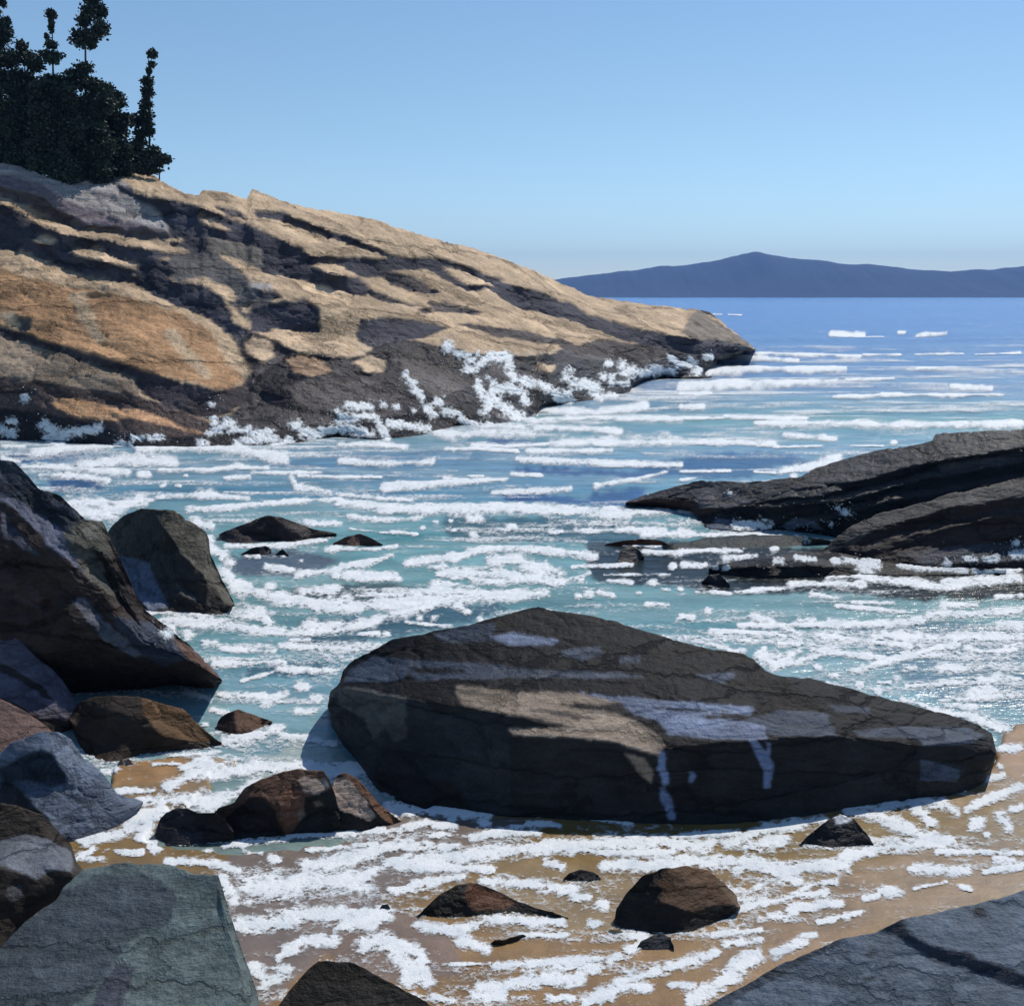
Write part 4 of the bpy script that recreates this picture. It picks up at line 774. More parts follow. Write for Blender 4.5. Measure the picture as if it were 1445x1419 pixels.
# where the spray lies on the ledges, traced; what falls beside a ledge is foam on the water
SPR = []
Z3 = (450, 230, 2.223); Z2 = (0, 230, 2.627); Z6 = (800, 560, 2.24)
def spray(z, items):
    for pts, r in items:
        SPR.append(([(z[0] + x / z[2], z[1] + y / z[2]) for x, y in pts], r / z[2]))
spray(Z3, [([(402, 575)], 15), ([(425, 598), (470, 602)], 8), ([(497, 600)], 10), ([(480, 617)], 10), ([(475, 647)], 15), ([(500, 632), (530, 605), (560, 615), (590, 605)], 14), ([(590, 610), (600, 650), (615, 680), (650, 690)], 12), ([(545, 690)], 10), ([(527, 672)], 7),
        ([(650, 680), (700, 695), (740, 720), (760, 745), (790, 750)], 12), ([(500, 695), (515, 730), (540, 750), (520, 780)], 14), ([(545, 715), (600, 705), (640, 720), (650, 750)], 13), ([(550, 740), (590, 775), (620, 790), (650, 810), (680, 812)], 15), ([(782, 655), (775, 675)], 13), ([(775, 725)], 11),
        ([(800, 695), (840, 695), (870, 710), (880, 740)], 16), ([(890, 735), (930, 735)], 12), ([(908, 630)], 9), ([(952, 635)], 12), ([(890, 670)], 11), ([(918, 672)], 9), ([(915, 690), (970, 690)], 9), ([(965, 655), (1050, 655), (1110, 655)], 15), ([(1100, 608), (1130, 632), (1165, 635)], 8), ([(1165, 618), (1190, 640), (1195, 650)], 8), ([(1180, 657)], 12), ([(1205, 612), (1235, 608)], 6),
        ([(270, 665), (295, 700), (325, 738)], 11), ([(377, 752)], 13), ([(340, 765), (365, 790)], 12), ([(395, 782), (440, 785), (460, 815), (520, 828), (640, 835)], 11), ([(88, 762), (165, 765)], 11), ([(200, 760)], 8), ([(242, 765)], 10), ([(297, 775)], 6), ([(60, 780)], 7), ([(75, 795)], 11), ([(60, 815), (140, 790), (180, 795)], 12), ([(180, 800), (195, 835), (215, 862)], 11), ([(10, 840), (90, 830), (165, 848)], 14), ([(220, 815), (290, 825), (340, 835)], 10), ([(360, 840), (420, 850)], 18)])
spray(Z2, [([(95, 873)], 13), ([(45, 958)], 13), ([(15, 990), (45, 1005)], 18), ([(170, 965), (200, 1000), (230, 1030)], 18), ([(230, 1000), (300, 995), (370, 982)], 14), ([(170, 1020), (210, 1040)], 12), ([(490, 1018), (530, 1018)], 8), ([(555, 1018), (600, 1017)], 11), ([(430, 1040), (480, 1043)], 11), ([(750, 1040)], 16), ([(795, 945), (795, 965)], 12), ([(850, 960)], 15), ([(775, 1000), (830, 975)], 13), ([(860, 988), (920, 990)], 13), ([(880, 1035), (940, 1020), (1015, 1020)], 16), ([(925, 1000), (1000, 1000)], 12), ([(1095, 967)], 16), ([(1010, 1050), (1080, 1025)], 12), ([(1125, 1000), (1180, 1010)], 16), ([(785, 890)], 9), ([(1250, 918)], 9), ([(1270, 935)], 14), ([(1290, 898), (1370, 900)], 12), ([(1420, 895)], 11)])
spray(Z6, [([(515, 304)], 5), ([(858, 350)], 7), ([(880, 365)], 12), ([(540, 405), (630, 410)], 16), ([(650, 385)], 0.1), ([(730, 437)], 13), ([(757, 450)], 9), ([(835, 401)], 5), ([(655, 485)], 11), ([(660, 520), (680, 520)], 8), ([(1202, 523)], 10), ([(1260, 512), (1290, 514)], 9), ([(1320, 512), (1358, 512)], 9), ([(1420, 460)], 9), ([(1412, 497), (1445, 500)], 12), ([(930, 535), (960, 555)], 14), ([(840, 520), (980, 520)], 8)])
# drops thrown up by the foot of the slanting ledge
spray((240, 800, 3.01), [([(0, 275)], 24), ([(-20, 240), (10, 250)], 18)])

def rock_at(u, v):
    best = None
    for key in ('r2', 'r1', 'r3', 'r4', 'l2', 'l1', 'head'):
        d = depth_at(key, u, v)
        if d is not None and (best is None or d < best[1]): best = (key, d)
    return best
ONROCK = {}
for pts, r in ST:
    if len(pts) == 1: pts = [(pts[0][0] - r * 0.3, pts[0][1]), (pts[0][0] + r * 0.3, pts[0][1] + 0.3)]
    c = rock_at(pts[len(pts) // 2][0], pts[len(pts) // 2][1])
    if c and c[0] in ('r3', 'r4'): ONROCK.setdefault(c[0], []).append((pts, r * 0.85))
for pts, r in SPR:
    if r < 0.5: continue
    if len(pts) == 1: pts = [(pts[0][0] - r * 0.3, pts[0][1]), (pts[0][0] + r * 0.3, pts[0][1] + 0.3)]
    c = rock_at(pts[len(pts) // 2][0], pts[len(pts) // 2][1])
    if c is None: ST.append((pts, r))
    else: ONROCK.setdefault(c[0], []).append((pts, r)); ST.append((pts, r))

us_f = np.arange(-300, 1751, 2.0)
us_out = np.concatenate([np.linspace(-4500, -420, 20), us_f, np.linspace(1860, 5500, 20)])
vs_far = 417 + np.geomspace(1.9, 6, 10)
vs_f = np.arange(424.5, 1560, 1.8)
vs_near = 1560 + np.geomspace(8, 1400, 24)
vs = np.concatenate([vs_far, vs_f, vs_near])
UU, VV = np.meshgrid(us_out, vs)
GY = ground_y(UU, VV)
ga, gb = ray(UU, VV)
GX = GY * ga
LY = np.log(GY)
pxs = GY / F                                             # metres per picture pixel there

def wave(x, y):
    ly = np.log(y)
    a = 0.0027 * np.clip(y, 5, 120) * np.clip((y - 6.5) / 5, 0.15, 1.0)
    w = 0.5 * fbm(3.2 * x / y ** 0.85, 26 * ly, 0, 4, 300) + 0.5 * np.sin(34 * ly + 2.2 * fbm(1.3 * x / y ** 0.9, 5 * ly, 3, 3, 310) + 0.8 * x / y)
    return a * w + 0.0005 * y * fbm(x * 3.0 / y ** 0.3, y * 3.5 / y ** 0.3, 0, 3, 320)
WZ = wave(GX, GY)

# foam height field (1 in the middle of a patch, 0 at its rim)
FO = np.full(UU.shape, -1.0)
e1 = fbm(UU / 26, VV / 10, 0, 4, 401); e2 = fbm(UU / 8, VV / 4, 0, 3, 402)
_, ce = cells(UU / 15 + 0.9 * e1, VV / 6.5 + 0.9 * fbm(UU / 20, VV / 9, 9, 3, 403), 404)
_, ce2 = cells(UU / 36 + 1.2 * e1, VV / 13 + 1.2 * e2, 405)
lace = 0.55 * (0.30 - ce) + 0.55 * (0.26 - ce2)
far_k = np.clip((VV - 500) / 250, 0.25, 1)
def seg_d(u, v, p, q):
    dx, dy = q[0] - p[0], q[1] - p[1]
    L2 = dx * dx + dy * dy
    t = 0 if L2 == 0 else np.clip(((u - p[0]) * dx + (v - p[1]) * dy) / L2, 0, 1)
    return np.hypot(u - p[0] - t * dx, (v - p[1] - t * dy)), t
rnd = random.Random(5)
for pts, r in ST:
    if pts[0][1] < 520: r *= 0.72
    if len(pts) == 1: pts = [(pts[0][0] - r * 0.35, pts[0][1]), (pts[0][0] + r * 0.35, pts[0][1] + 0.3)]
    ua = min(p[0] for p in pts) - 3 * r - 4; ub = max(p[0] for p in pts) + 3 * r + 4
    va = min(p[1] for p in pts) - 3 * r - 4; vb_ = max(p[1] for p in pts) + 3 * r + 4
    j0, j1 = np.searchsorted(us_out, (ua, ub)); i0, i1 = np.searchsorted(vs, (va, vb_))
    if j0 >= j1 or i0 >= i1: continue
    u, v = UU[i0:i1, j0:j1], VV[i0:i1, j0:j1]
    best = np.full(u.shape, 1e9)
    for p, q in zip(pts[:-1], pts[1:]):
        d, _ = seg_d(u, v, p, q); best = np.minimum(best, d)
    w = rnd.uniform(-0.14, 0.10) + (0.16 if va > 1050 else 0.0)
    f = 0.94 + w - best / r + 0.70 * e1[i0:i1, j0:j1] + 0.36 * e2[i0:i1, j0:j1] + (0.75 * lace * far_k)[i0:i1, j0:j1]
    FO[i0:i1, j0:j1] = np.maximum(FO[i0:i1, j0:j1], f)
# thin streaky foam between the traced patches, thickest through the surf
P1 = 7.0 * GX / GY ** 0.9; Q1 = 46 * LY
st1 = fbm(P1, Q1, 0, 5, 411) + 0.35 * fbm(P1 * 4, Q1 * 2.5, 0, 3, 412)
dens = np.interp(VV, [417, 470, 500, 560, 640, 760, 850, 960, 1060, 1150, 1250, 1500], [-0.9, -0.75, -0.42, -0.25, -0.3, -0.3, -0.32, -0.3, -0.33, -0.42, -0.50, -0.50])
off = np.clip((np.abs(UU - 722) - 722) / 40, 0, 1)
dens = dens + 0.25 * off * (VV > 560)
dens = np.where(in_poly(UU, VV, [(690, 620), (900, 640), (1000, 690), (880, 715), (700, 710), (620, 690)]), dens - 0.3, dens)
dens = np.where(in_poly(UU, VV, [(830, 755), (1180, 760), (1500, 800), (1500, 850), (1150, 850), (830, 830)]), dens - 0.4, dens)
# extra churn close to the shore of the headland, and behind the boulder on the right
dens = np.where(in_poly(UU, VV, [(0, 615), (300, 628), (640, 600), (760, 598), (900, 545), (1060, 495), (1445, 505), (1445, 535), (1000, 560), (780, 620), (400, 650), (0, 640)]), dens + 0.16, dens)
dens = np.where(in_poly(UU, VV, [(1100, 890), (1445, 860), (1445, 1010), (1330, 1000), (1080, 935)]), dens + 0.14, dens)
dens = np.where(in_poly(UU, VV, [(1000, 1180), (1445, 1080), (1700, 1100), (1700, 1300), (1200, 1330), (980, 1430)]), dens + 0.14, dens)
FS = (st1 + dens + 0.08) * 1.1 + 0.8 * lace * far_k - 0.05
FO = np.maximum(FO, np.minimum(FS, 0.35))

# ------------------------------------------------------------------ the beach: where it stands above the water
SAND_POLY = [(-600, 1260), (0, 1200), (110, 1180), (150, 1100), (165, 1072), (215, 1066), (300, 1064), (340, 1072), (300, 1096), (300, 1125), (240, 1150), (210, 1190), (330, 1205),
             (480, 1190), (560, 1150), (640, 1135), (1100, 1150), (1330, 1120), (1400, 1075), (1410, 1032), (1445, 1020), (1900, 980), (3500, 980), (3500, 4000), (-3000, 4000), (-3000, 1300)]
wu = UU + 10 * e1 + 3 * e2; wv = VV + 5 * e2 + 5 * e1
sand_m = in_poly(wu, wv, SAND_POLY).astype(float)
def blur(a, n):
    for _ in range(n):
        b = a.copy(); b[1:-1, 1:-1] = (a[1:-1, 1:-1] * 2 + a[:-2, 1:-1] + a[2:, 1:-1] + a[1:-1, :-2] + a[1:-1, 2:]) / 6; a = b
    return a
sand_s = blur(sand_m, 6)
SZ = -0.14 + 0.165 * sand_s + 0.006 * fbm(GX * 1.5, GY * 1.5, 0, 4, 500) * sand_s
# the wash keeps below the sand where the sand shows
WZ = WZ * (1 - 0.85 * sand_s) - 0.012 * sand_s

def vcol(table, V):
    xs = [t[0] for t in table]
    return np.stack([np.interp(V, xs, [lin(t[1])[k] for t in table]) for k in range(3)], -1)
wt = [(417, (88, 142, 208)), (440, (78, 130, 200)), (480, (84, 130, 190)), (530, (104, 140, 186)), (560, (106, 146, 178)), (585, (98, 155, 150)), (610, (108, 160, 168)), (645, (68, 128, 172)), (700, (72, 138, 168)),
      (740, (80, 148, 158)), (800, (86, 150, 154)), (850, (84, 132, 134)), (900, (96, 148, 156)), (980, (115, 158, 172)), (1060, (118, 155, 160)), (1120, (110, 130, 125)), (1419, (110, 105, 85))]
jit = 26 * fbm(2.2 * GX / GY ** 0.9, 9 * LY, 0, 4, 420)
WC = vcol(wt, VV + jit * np.clip((VV - 425) / 120, 0, 1))
WC = WC * 0.80
_a = np.clip(0.5 + 0.9 * fbm(5 * GX / GY ** 0.9, 30 * LY, 0, 5, 425), 0, 1)[..., None] * np.clip((VV - 450) / 200, 0, 1)[..., None]
WC = WC * (1 - 0.5 * _a) + np.array([0.32, 0.47, 0.48]) * 0.5 * _a        # milky with air bubbles
def wpatch(poly, c, soft=0.85):
    global WC
    m = in_poly(wu, wv, poly).astype(float); m = blur(m, 3)[..., None] * soft
    WC = WC * (1 - m) + np.array(lin(c)) * 0.62 * m
wpatch([(725, 658), (860, 660), (960, 664), (900, 672), (730, 666)], (30, 82, 150)); wpatch([(700, 692), (800, 700), (910, 688), (905, 706), (880, 718), (720, 706)], (28, 84, 155))
wpatch([(1000, 640), (1110, 640), (1160, 650), (1080, 660), (1060, 676), (990, 676), (890, 660)], (40, 95, 150)); wpatch([(660, 618), (760, 620), (740, 626), (660, 624)], (45, 95, 160))
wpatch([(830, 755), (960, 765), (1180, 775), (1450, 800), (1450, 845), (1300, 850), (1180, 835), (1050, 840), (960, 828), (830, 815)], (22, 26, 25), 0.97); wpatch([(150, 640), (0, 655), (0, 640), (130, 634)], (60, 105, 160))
wpatch([(430, 828), (560, 822), (600, 836), (520, 852), (400, 842)], (62, 78, 80)); wpatch([(320, 785), (420, 778), (480, 790), (430, 812), (330, 808)], (95, 100, 120)); wpatch([(60, 670), (150, 672), (140, 690), (70, 690)], (45, 100, 160))
wpatch([(620, 730), (860, 730), (960, 760), (820, 765), (640, 762)], (55, 100, 115)); wpatch([(430, 875), (700, 850), (720, 862), (560, 900), (420, 915)], (58, 100, 120))
wpatch([(350, 940), (460, 935), (450, 955), (350, 955)], (65, 110, 130)); wpatch([(380, 1050), (480, 1046), (470, 1068), (330, 1072)], (120, 170, 185)); wpatch([(300, 1090), (380, 1062), (440, 1035), (475, 1055), (545, 1135), (470, 1105), (380, 1100)], (190, 205, 198), 0.9); wpatch([(1180, 880), (1445, 880), (1445, 1000), (1300, 980)], (95, 125, 150), 0.6)

stt = [(1060, (182, 140, 84)), (1120, (165, 135, 90)), (1180, (150, 118, 62)), (1260, (160, 128, 76)), (1340, (172, 134, 84)), (1419, (165, 125, 70)), (1700, (160, 125, 80))]
SCo = vcol(stt, VV + jit)
def spatch(poly, c, soft=0.8):
    global SCo
    m = in_poly(wu, wv, poly).astype(float); m = blur(m, 10)[..., None] * soft
    SCo = SCo * (1 - m) + np.array(lin(c)) * m
spatch([(200, 1170), (560, 1150), (760, 1160), (720, 1200), (560, 1260), (480, 1330), (380, 1420), (330, 1420), (320, 1200)], (140, 128, 122)); spatch([(500, 1260), (640, 1320), (660, 1380), (520, 1400), (440, 1330)], (142, 122, 110))
spatch([(900, 1140), (1130, 1160), (1240, 1150), (1445, 1130), (1445, 1190), (1240, 1215), (1060, 1230), (900, 1200)], (146, 118, 62)); spatch([(1180, 1230), (1445, 1185), (1445, 1260), (1260, 1300), (1120, 1350), (1000, 1400), (1010, 1340)], (160, 128, 90))
spatch([(1400, 1030), (1445, 1020), (1445, 1100), (1420, 1090)], (190, 145, 95)); spatch([(700, 1200), (900, 1250), (860, 1320), (700, 1330)], (165, 140, 100)); spatch([(150, 1060), (260, 1060), (260, 1110), (150, 1110)], (190, 145, 92))
SCo = SCo * 0.60; _g = SCo.mean(-1, keepdims=True); SCo = (_g + (SCo - _g) * 0.94) * 1.0

def sheet(name, z, col, mat, rows=None, **tg):
    sl = slice(None) if rows is None else rows
    x, y, zz, c = GX[sl], GY[sl], z[sl], col[sl] if col is not None else None
    nr, nc = x.shape
    v = np.stack([x, y, zz], -1).reshape(-1, 3)
    o = mesh_obj(name, v, grid_faces(nr, nc), mat, col=None if c is None else c.reshape(-1, 3))
    tag(o, **tg); return o
# faces wind downwards in this grid order: flip by reversing rows
def flip(o):
    o.data.flip_normals()
flip(sheet('sea', WZ, WC, M_WATER, kind='structure', label='blue-green sea running into the cove', cat='sea'))
i0 = int(np.searchsorted(vs, 980))
flip(sheet('beach', SZ, SCo, M_SAND, rows=slice(i0, None), kind='structure', label='wet ochre sand under thin wash', cat='beach'))

# foam: a lumpy sheet kept only where it stands above water and sand
amp = 0.0009 * np.clip(GY, 4, 60)
lump = 0.5 + 0.5 * fbm(UU / 6, VV / 3, 0, 3, 430)
basez = np.maximum(WZ, SZ)
FZ = basez + amp * np.sqrt(np.clip(FO, 0, 1)) * (0.45 + 0.8 * lump) * np.clip((GY - 3) / 6, 0.45, 1) + 0.003 + 0.0003 * GY
keep = FO > -0.32
nr, nc = UU.shape
fc = grid_faces(nr, nc)
kf = keep.ravel()[fc].any(1)
fc = fc[kf][:, ::-1]
used, inv = np.unique(fc, return_inverse=True)
vv = np.stack([GX, GY, FZ], -1).reshape(-1, 3)[used]
o = mesh_obj('sea_foam', vv, inv.reshape(fc.shape), M_FOAM, rough=np.clip(FO, -1, 1).ravel()[used])
tag(o, 'white foam streaked over the sea and the wet sand', 'foam', kind='stuff')

# ------------------------------------------------------------------ spray: lumps and runnels lying on the ledges, drops around them
bv, bf, bfl = [], [], []
def uvball(c, rx, ry, rz, seed, ns=10, nr_=7):
    base = sum(len(x) for x in bv)
    th = np.linspace(0, math.pi, nr_)[:, None]; ph = np.linspace(0, 2 * math.pi, ns, endpoint=False)[None, :]
    x = np.sin(th) * np.cos(ph); y = np.sin(th) * np.sin(ph); z = np.cos(th) + 0 * ph
    k = 1 + 0.28 * fbm(x * 1.7 + seed, y * 1.7, z * 1.7, 3, 600)
    P = np.stack([c[0] + x * k * rx, c[1] + y * k * ry, c[2] + z * k * rz], -1).reshape(-1, 3)
    bv.append(P); bfl.append(np.full(len(P), 1.0))
    for i in range(nr_ - 1):
        for j in range(ns):
            a = base + i * ns + j; b = base + i * ns + (j + 1) % ns
            bf.append((a, b, b + ns, a + ns))
rnd = random.Random(11)
def seg(u, v, pts):
    best = np.full(u.shape, 1e9)
    for p, q in zip(pts[:-1], pts[1:]):
        best = np.minimum(best, seg_d(u, v, p, q)[0])
    return best
def upsample(A_, k):
    n, m = A_.shape[:2]
    y = np.linspace(0, n - 1, (n - 1) * k + 1); x = np.linspace(0, m - 1, (m - 1) * k + 1)
    iy = np.minimum(y.astype(int), n - 2); ix = np.minimum(x.astype(int), m - 2)
    fy = (y - iy)[:, None]; fx = (x - ix)[None, :]
    if A_.ndim == 3: fy = fy[..., None]; fx = fx[..., None]
    g = lambda a, b: A_[iy + a][:, ix + b]
    return g(0, 0) * (1 - fy) * (1 - fx) + g(1, 0) * fy * (1 - fx) + g(0, 1) * (1 - fy) * fx + g(1, 1) * fy * fx
for key, lst in ONROCK.items():
    U, V, P, nn_, s_ = [upsample(z, 3) for z in SURF[key]]
    f = np.full(U.shape, -1.0)
    n1 = fbm(U / 9, V / 6, 0, 4, 801); n2 = fbm(U / 3.2, V / 3.2, 0, 2, 802)
    _, cc_ = cells(U / 6 + n1, V / 5 + n1, 803)
    for pts, r in lst:
        f = np.maximum(f, 1.0 - seg(U, V, pts) / r + 0.9 * n1 + 0.7 * n2 + 0.6 * (0.3 - cc_) + 0.30)
    h = 0.4 + 0.7 * np.sqrt(np.clip(f, 0, 1)) * (1 + 0.4 * n2)
    Q = P + nn_ * (h * s_)[..., None]
    fc = grid_faces(*U.shape); fc = fc[(f > -0.35).ravel()[fc].any(1)]
    used, inv = np.unique(fc, return_inverse=True)
    base = sum(len(x) for x in bv)
    bv.append(Q.reshape(-1, 3)[used]); bfl.append(np.clip(f, -1, 1).ravel()[used]); bf.extend(map(tuple, inv.reshape(fc.shape) + base))
for n, (pts, r) in enumerate(SPR):
    if r < 0.5: continue
    for _ in range(34):                                   # drops in the air just off the rock
        c = rnd.choice(pts)
        u = c[0] + rnd.gauss(0, 2.6) * r; v = c[1] - rnd.gauss(0.8, 1.5) * r
        w = rock_at(u, v)
        if w is None: continue
        a, b = ray(u, v); Y = w[1]; s0 = Y / F; rr = (0.18 + 0.75 * rnd.random() ** 3) * s0; Y -= 2 * s0
        uvball((Y * float(a), Y, CAMH + Y * float(b)), rr * 1.2, rr, rr * 0.9, n * 1.9, 6, 5)
o = mesh_obj('sea_spray', np.vstack(bv), np.array(bf), M_SPRAY, rough=np.concatenate(bfl))
tag(o, 'white spray and runnels thrown against the ledges', 'spray', kind='stuff')

# ------------------------------------------------------------------ spruces on the headland
def tube(p0, p1, r0, r1, n=7, bend=0.0):
    p0 = np.array(p0, float); p1 = np.array(p1, float)
    k = 6; pts = [p0 + (p1 - p0) * i / k + np.array([bend * math.sin(i / k * 3.14), 0, 0]) for i in range(k + 1)]
    V = []; Fc = []
    d = p1 - p0; d /= np.linalg.norm(d); h = np.array([0, 0, 1.0]) if abs(d[2]) < 0.9 else np.array([1.0, 0, 0])
    x = np.cross(d, h); x /= np.linalg.norm(x); y = np.cross(d, x)
    for i, p in enumerate(pts):
        r = r0 + (r1 - r0) * i / k
        for j in range(n):
            a = 2 * math.pi * j / n
            V.append(p + r * (math.cos(a) * x + math.sin(a) * y))
    for i in range(k):
        for j in range(n):
            Fc.append((i * n + j, i * n + (j + 1) % n, (i + 1) * n + (j + 1) % n, (i + 1) * n + j))
    return np.array(V), np.array(Fc)

def join(parts):
    V = []; Fc = []; b = 0
    for v, f in parts:
        V.append(v); Fc.append(f + b); b += len(v)
    return np.vstack(V), np.vstack(Fc)

def ridge_dist(u):
    us, vt, vb, X = RELIEF['head']
    j = int(round((u - us[0]) / (us[-1] - us[0]) * (len(us) - 1)))
    return float(np.exp(X[-1, j]))
dl = ridge_dist(60)
def tree(name, label, u, vbase, vtop, blobs, dist, seed, cat='spruce', trunk_w=3.0, nlimb=10):
    rg = np.random.default_rng(seed)
    dist = ridge_dist(u) + (dist - dl) * 0.4 + 0.25
    s = dist / F
    def P(uu, vv, dy=0.0):
        a, b = ray(uu, vv); Y = dist + dy
        return np.array([Y * float(a), Y, CAMH + Y * float(b)])
    base = P(u, vbase); topp = P(u + 1, vtop)
    root = link(bpy.data.objects.new(name, None)); root.location = base
    tag(root, label, cat, 'spruces on the headland')
    root.empty_display_size = 0.5
    foot = base - np.array([0, 0, 0.9])
    v, f = tube(foot, topp, trunk_w * s, 0.35 * s, bend=1.5 * s)
    mesh_obj('trunk', v - base, f, M_BARK, parent=root)
    limbs = []
    V = []; Fc = []
    cnt = 0
    for bi, (bu, bv_, ru, rv) in enumerate(blobs):
        c = P(bu, bv_, rg.uniform(-0.4, 0.4) * ru * s)
        tt = np.clip((c[2] - foot[2] - 0.3 * abs(c[0] - base[0])) / (topp[2] - foot[2]), 0.05, 0.97)
        q = foot + (topp - foot) * tt
        if bi < nlimb: limbs.append(tube(q, c, 0.8 * s, 0.3 * s, 5))
        n = int(70 + ru * rv * 4.6)
        pts = rg.normal(size=(n, 3)); pts /= np.linalg.norm(pts, axis=1, keepdims=True)
        rad = rg.uniform(0, 1, (n, 1)) ** 0.5
        pts = pts * rad * np.array([ru, ru * 0.9, rv]) * s * (1 + 0.2 * rg.normal(size=(n, 1))) + c
        # each spray: a narrow drooping three-sided tuft pointing outwards
        out = pts - (q + c) / 2; out /= np.maximum(np.linalg.norm(out, axis=1, keepdims=True), 1e-6)
        out = out + rg.normal(size=(n, 3)) * 0.55 + np.array([0, 0, -0.1]); out /= np.linalg.norm(out, axis=1, keepdims=True)
        side = np.cross(out, rg.normal(size=(n, 3))); side /= np.maximum(np.linalg.norm(side, axis=1, keepdims=True), 1e-6)
        L = rg.uniform(2.2, 5.2, (n, 1)) * s; wd = L * 0.42
        a0 = pts - out * L * 0.5; a1 = pts + side * wd; a2 = pts + out * L * 0.6; a3 = pts - side * wd
        V.append(np.stack([a0, a1, a2, a3], 1).reshape(-1, 3))
        Fc.append(np.arange(n * 4).reshape(n, 4) + cnt); cnt += n * 4
    for v, f in limbs: mesh_obj('limb', v - base, f, M_BARK, parent=root)
    mesh_obj('crown', np.vstack(V) - base, np.vstack(Fc), M_NEEDLE, parent=root, smooth=False)
    return root

def fill(u0, u1, v0, v1, n, r, seed):
    g = random.Random(seed)
    return [(g.uniform(u0, u1), g.uniform(v0, v1), g.uniform(.7, 1.3) * r, g.uniform(.5, .85) * r) for _ in range(n)]
dl = ridge_dist(60)
tree('spruce_tree', 'leftmost dark spruce, cut by the picture edge', -6, 240, -12, [(3, 4, 5, 6), (5, 46, 12, 17), (-8, 66, 14, 12), (6, 85, 19, 12), (-5, 108, 22, 12), (14, 118, 18, 10), (-10, 20, 10, 14), (8, 30, 6, 6)] + fill(-40, 34, 118, 238, 40, 17, 1), dl + 0.3, 21)
tree('spruce_tree', 'short blunt-topped dark spruce, second from the picture edge', 33, 244, 58, [(31, 67, 8, 10), (36, 82, 20, 9), (50, 93, 12, 9), (25, 80, 14, 8), (30, 108, 18, 9), (44, 118, 20, 9)] + fill(12, 66, 122, 244, 36, 17, 2), dl + 0.9, 22)
tree('spruce_tree', 'slender dark spruce whose bare stem carries a small top tuft', 72, 250, 12, [(72, 21, 7, 8), (72, 39, 4, 7), (66, 51, 3, 3), (72, 63, 8, 6), (72, 77, 17, 5), (72, 82, 12, 8), (75, 112, 14, 7), (66, 122, 22, 8), (85, 125, 16, 8)] + fill(50, 102, 128, 252, 40, 16, 3), dl, 23, trunk_w=3.4)
tree('spruce_tree', 'tallest dark spruce with ragged clumps near its top', 118, 254, -8, [(130, 1, 12, 5), (130, 16, 15, 9), (143, 16, 8, 8), (118, 30, 10, 9), (142, 40, 12, 12), (134, 48, 8, 6), (116, 54, 16, 12), (126, 60, 10, 8), (118, 96, 13, 8), (106, 106, 16, 7), (122, 118, 24, 9), (140, 128, 18, 8), (96, 120, 16, 9)] + fill(88, 148, 138, 252, 44, 15, 4), dl + 0.5, 24, trunk_w=3.6)
tree('spruce_tree', 'low broad dark spruce with stepped right side, below the tallest spruce', 148, 250, 118, [(150, 124, 10, 7), (163, 138, 12, 10), (168, 146, 10, 6), (152, 150, 20, 9), (178, 164, 11, 4), (168, 172, 14, 7), (165, 188, 14, 8), (160, 205, 18, 9), (172, 215, 16, 10)] + fill(128, 174, 160, 250, 36, 14, 5), dl - 0.3, 25)
tree('spruce_tree', 'narrow dark column-like spruce on the seaward side of the grove', 208, 246, 72, [(215, 77, 7, 6), (214, 91, 5, 4), (210, 101, 4, 4), (208, 115, 8, 8), (208, 130, 9, 10), (206, 148, 9, 8), (205, 162, 10, 8), (194, 170, 9, 8), (208, 174, 9, 6), (209, 185, 9, 8), (198, 188, 9, 7), (196, 202, 12, 8), (190, 215, 14, 9), (203, 222, 14, 9)] + fill(178, 215, 222, 244, 8, 11, 6), dl - 0.6, 26, trunk_w=2.2)
tree('spruce_shrub', 'low dark wind-bent spruce shrub at the grove end, nearest the open sky', 222, 246, 205, [(216, 214, 11, 8), (232, 224, 10, 7), (222, 229, 12, 7), (208, 232, 14, 8), (214, 240, 14, 5), (200, 240, 14, 6)], dl - 1.0, 27, cat='shrub', trunk_w=1.4)

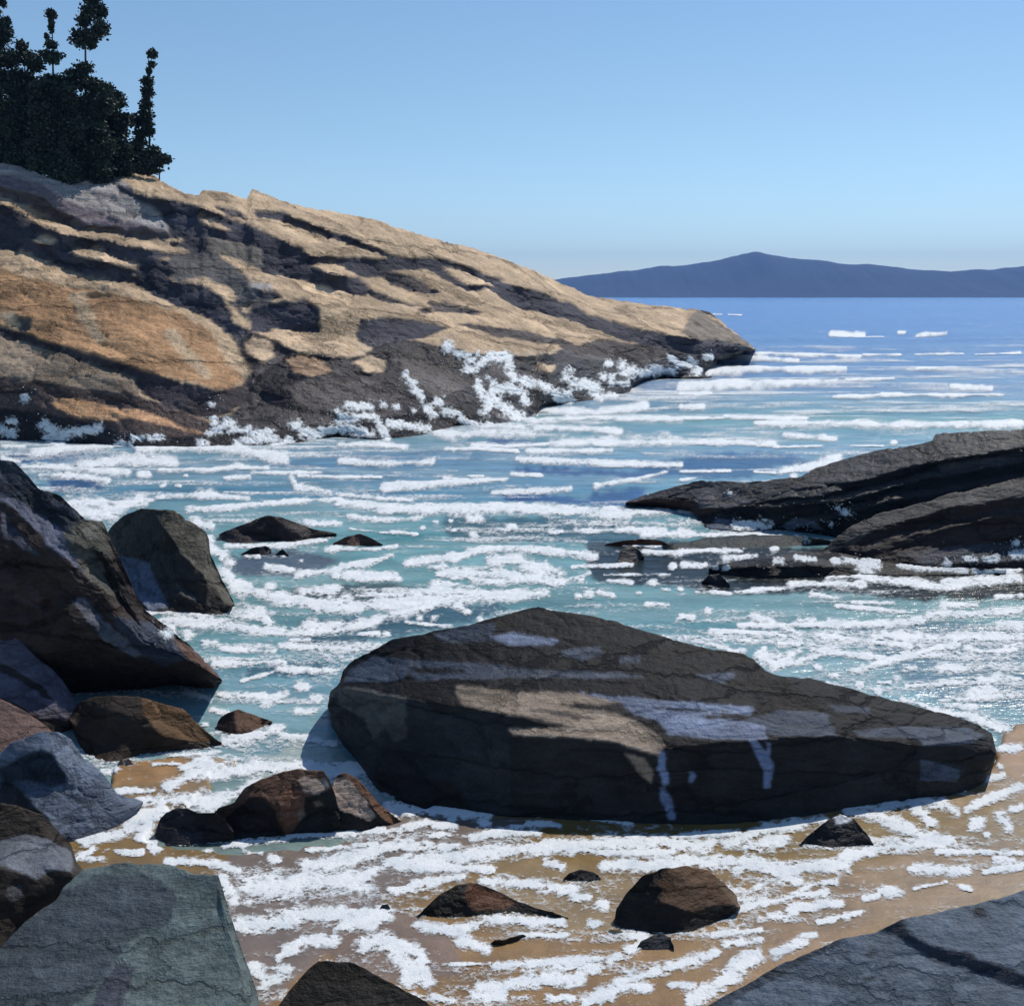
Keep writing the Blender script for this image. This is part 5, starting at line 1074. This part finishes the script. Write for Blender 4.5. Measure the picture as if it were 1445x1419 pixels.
# ------------------------------------------------------------------ far hills across the water
ht = np.array([(560, 415), (680, 410), (740, 403), (783, 395), (820, 390), (880, 382), (940, 376), (1000, 370), (1035, 362), (1062, 356), (1100, 362), (1150, 367), (1180, 372), (1230, 374), (1290, 380), (1340, 384), (1400, 380), (1445, 374), (1600, 362), (1800, 378), (2100, 400), (2300, 415)], float)
uh = np.arange(560, 2300, 2.0)
vh = np.interp(uh, ht[:, 0], ht[:, 1]) + 2.6 * fbm(uh / 30, uh * 0, 0, 5, 700)
rowsH = []
for k, fr in enumerate([-0.12, 0.0, 0.15, 0.35, 0.6, 0.85, 1.0, 0.8, 0.3, -0.1]):
    Yd = 2300 + k * 75
    a, _ = ray(uh, vh * 0 + 400)
    _, b1 = ray(uh, vh)
    top = CAMH + (2300 + 6 * 75) * b1
    z = top * fr + (fbm(uh / 18, uh * 0 + k * 1.7, 0, 3, 710) * 5 if 0 < fr < 1 else 0)
    rowsH.append(np.stack([a * (2300 + 6 * 75) , np.full(len(uh), Yd), z], -1))
o = mesh_obj('distant_hills', np.array(rowsH).reshape(-1, 3), grid_faces(len(rowsH), len(uh)), M_HILL)
tag(o, 'long low wooded hills along the horizon', 'hills', kind='structure')

# ------------------------------------------------------------------ air between here and the hills
m = bpy.data.materials.new("air"); m.use_nodes = True
t = m.node_tree
for n in list(t.nodes):
    if n.type != 'OUTPUT_MATERIAL': t.nodes.remove(n)
pv = t.nodes.new("ShaderNodeVolumePrincipled")
pv.inputs['Color'].default_value = (0.18, 0.42, 1.0, 1)
pv.inputs['Density'].default_value = 0.00024
pv.inputs['Anisotropy'].default_value = 0.0
t.links.new(pv.outputs[0], [n for n in t.nodes if n.type == 'OUTPUT_MATERIAL'][0].inputs['Volume'])
X0 = float(abs(GX).max()) + 200; Y1 = float(GY.max()) + 200
hv = np.array([(-X0, -60, -3), (X0, -60, -3), (X0, Y1, -3), (-X0, Y1, -3), (-X0, -60, 135), (X0, -60, 135), (X0, Y1, 135), (-X0, Y1, 135)], float)
hf = np.array([(0, 3, 2, 1), (4, 5, 6, 7), (0, 1, 5, 4), (1, 2, 6, 5), (2, 3, 7, 6), (3, 0, 4, 7)])
o = mesh_obj('haze', hv, hf, m, smooth=False)
tag(o, 'thin blue sea haze over the water', 'haze', kind='stuff')
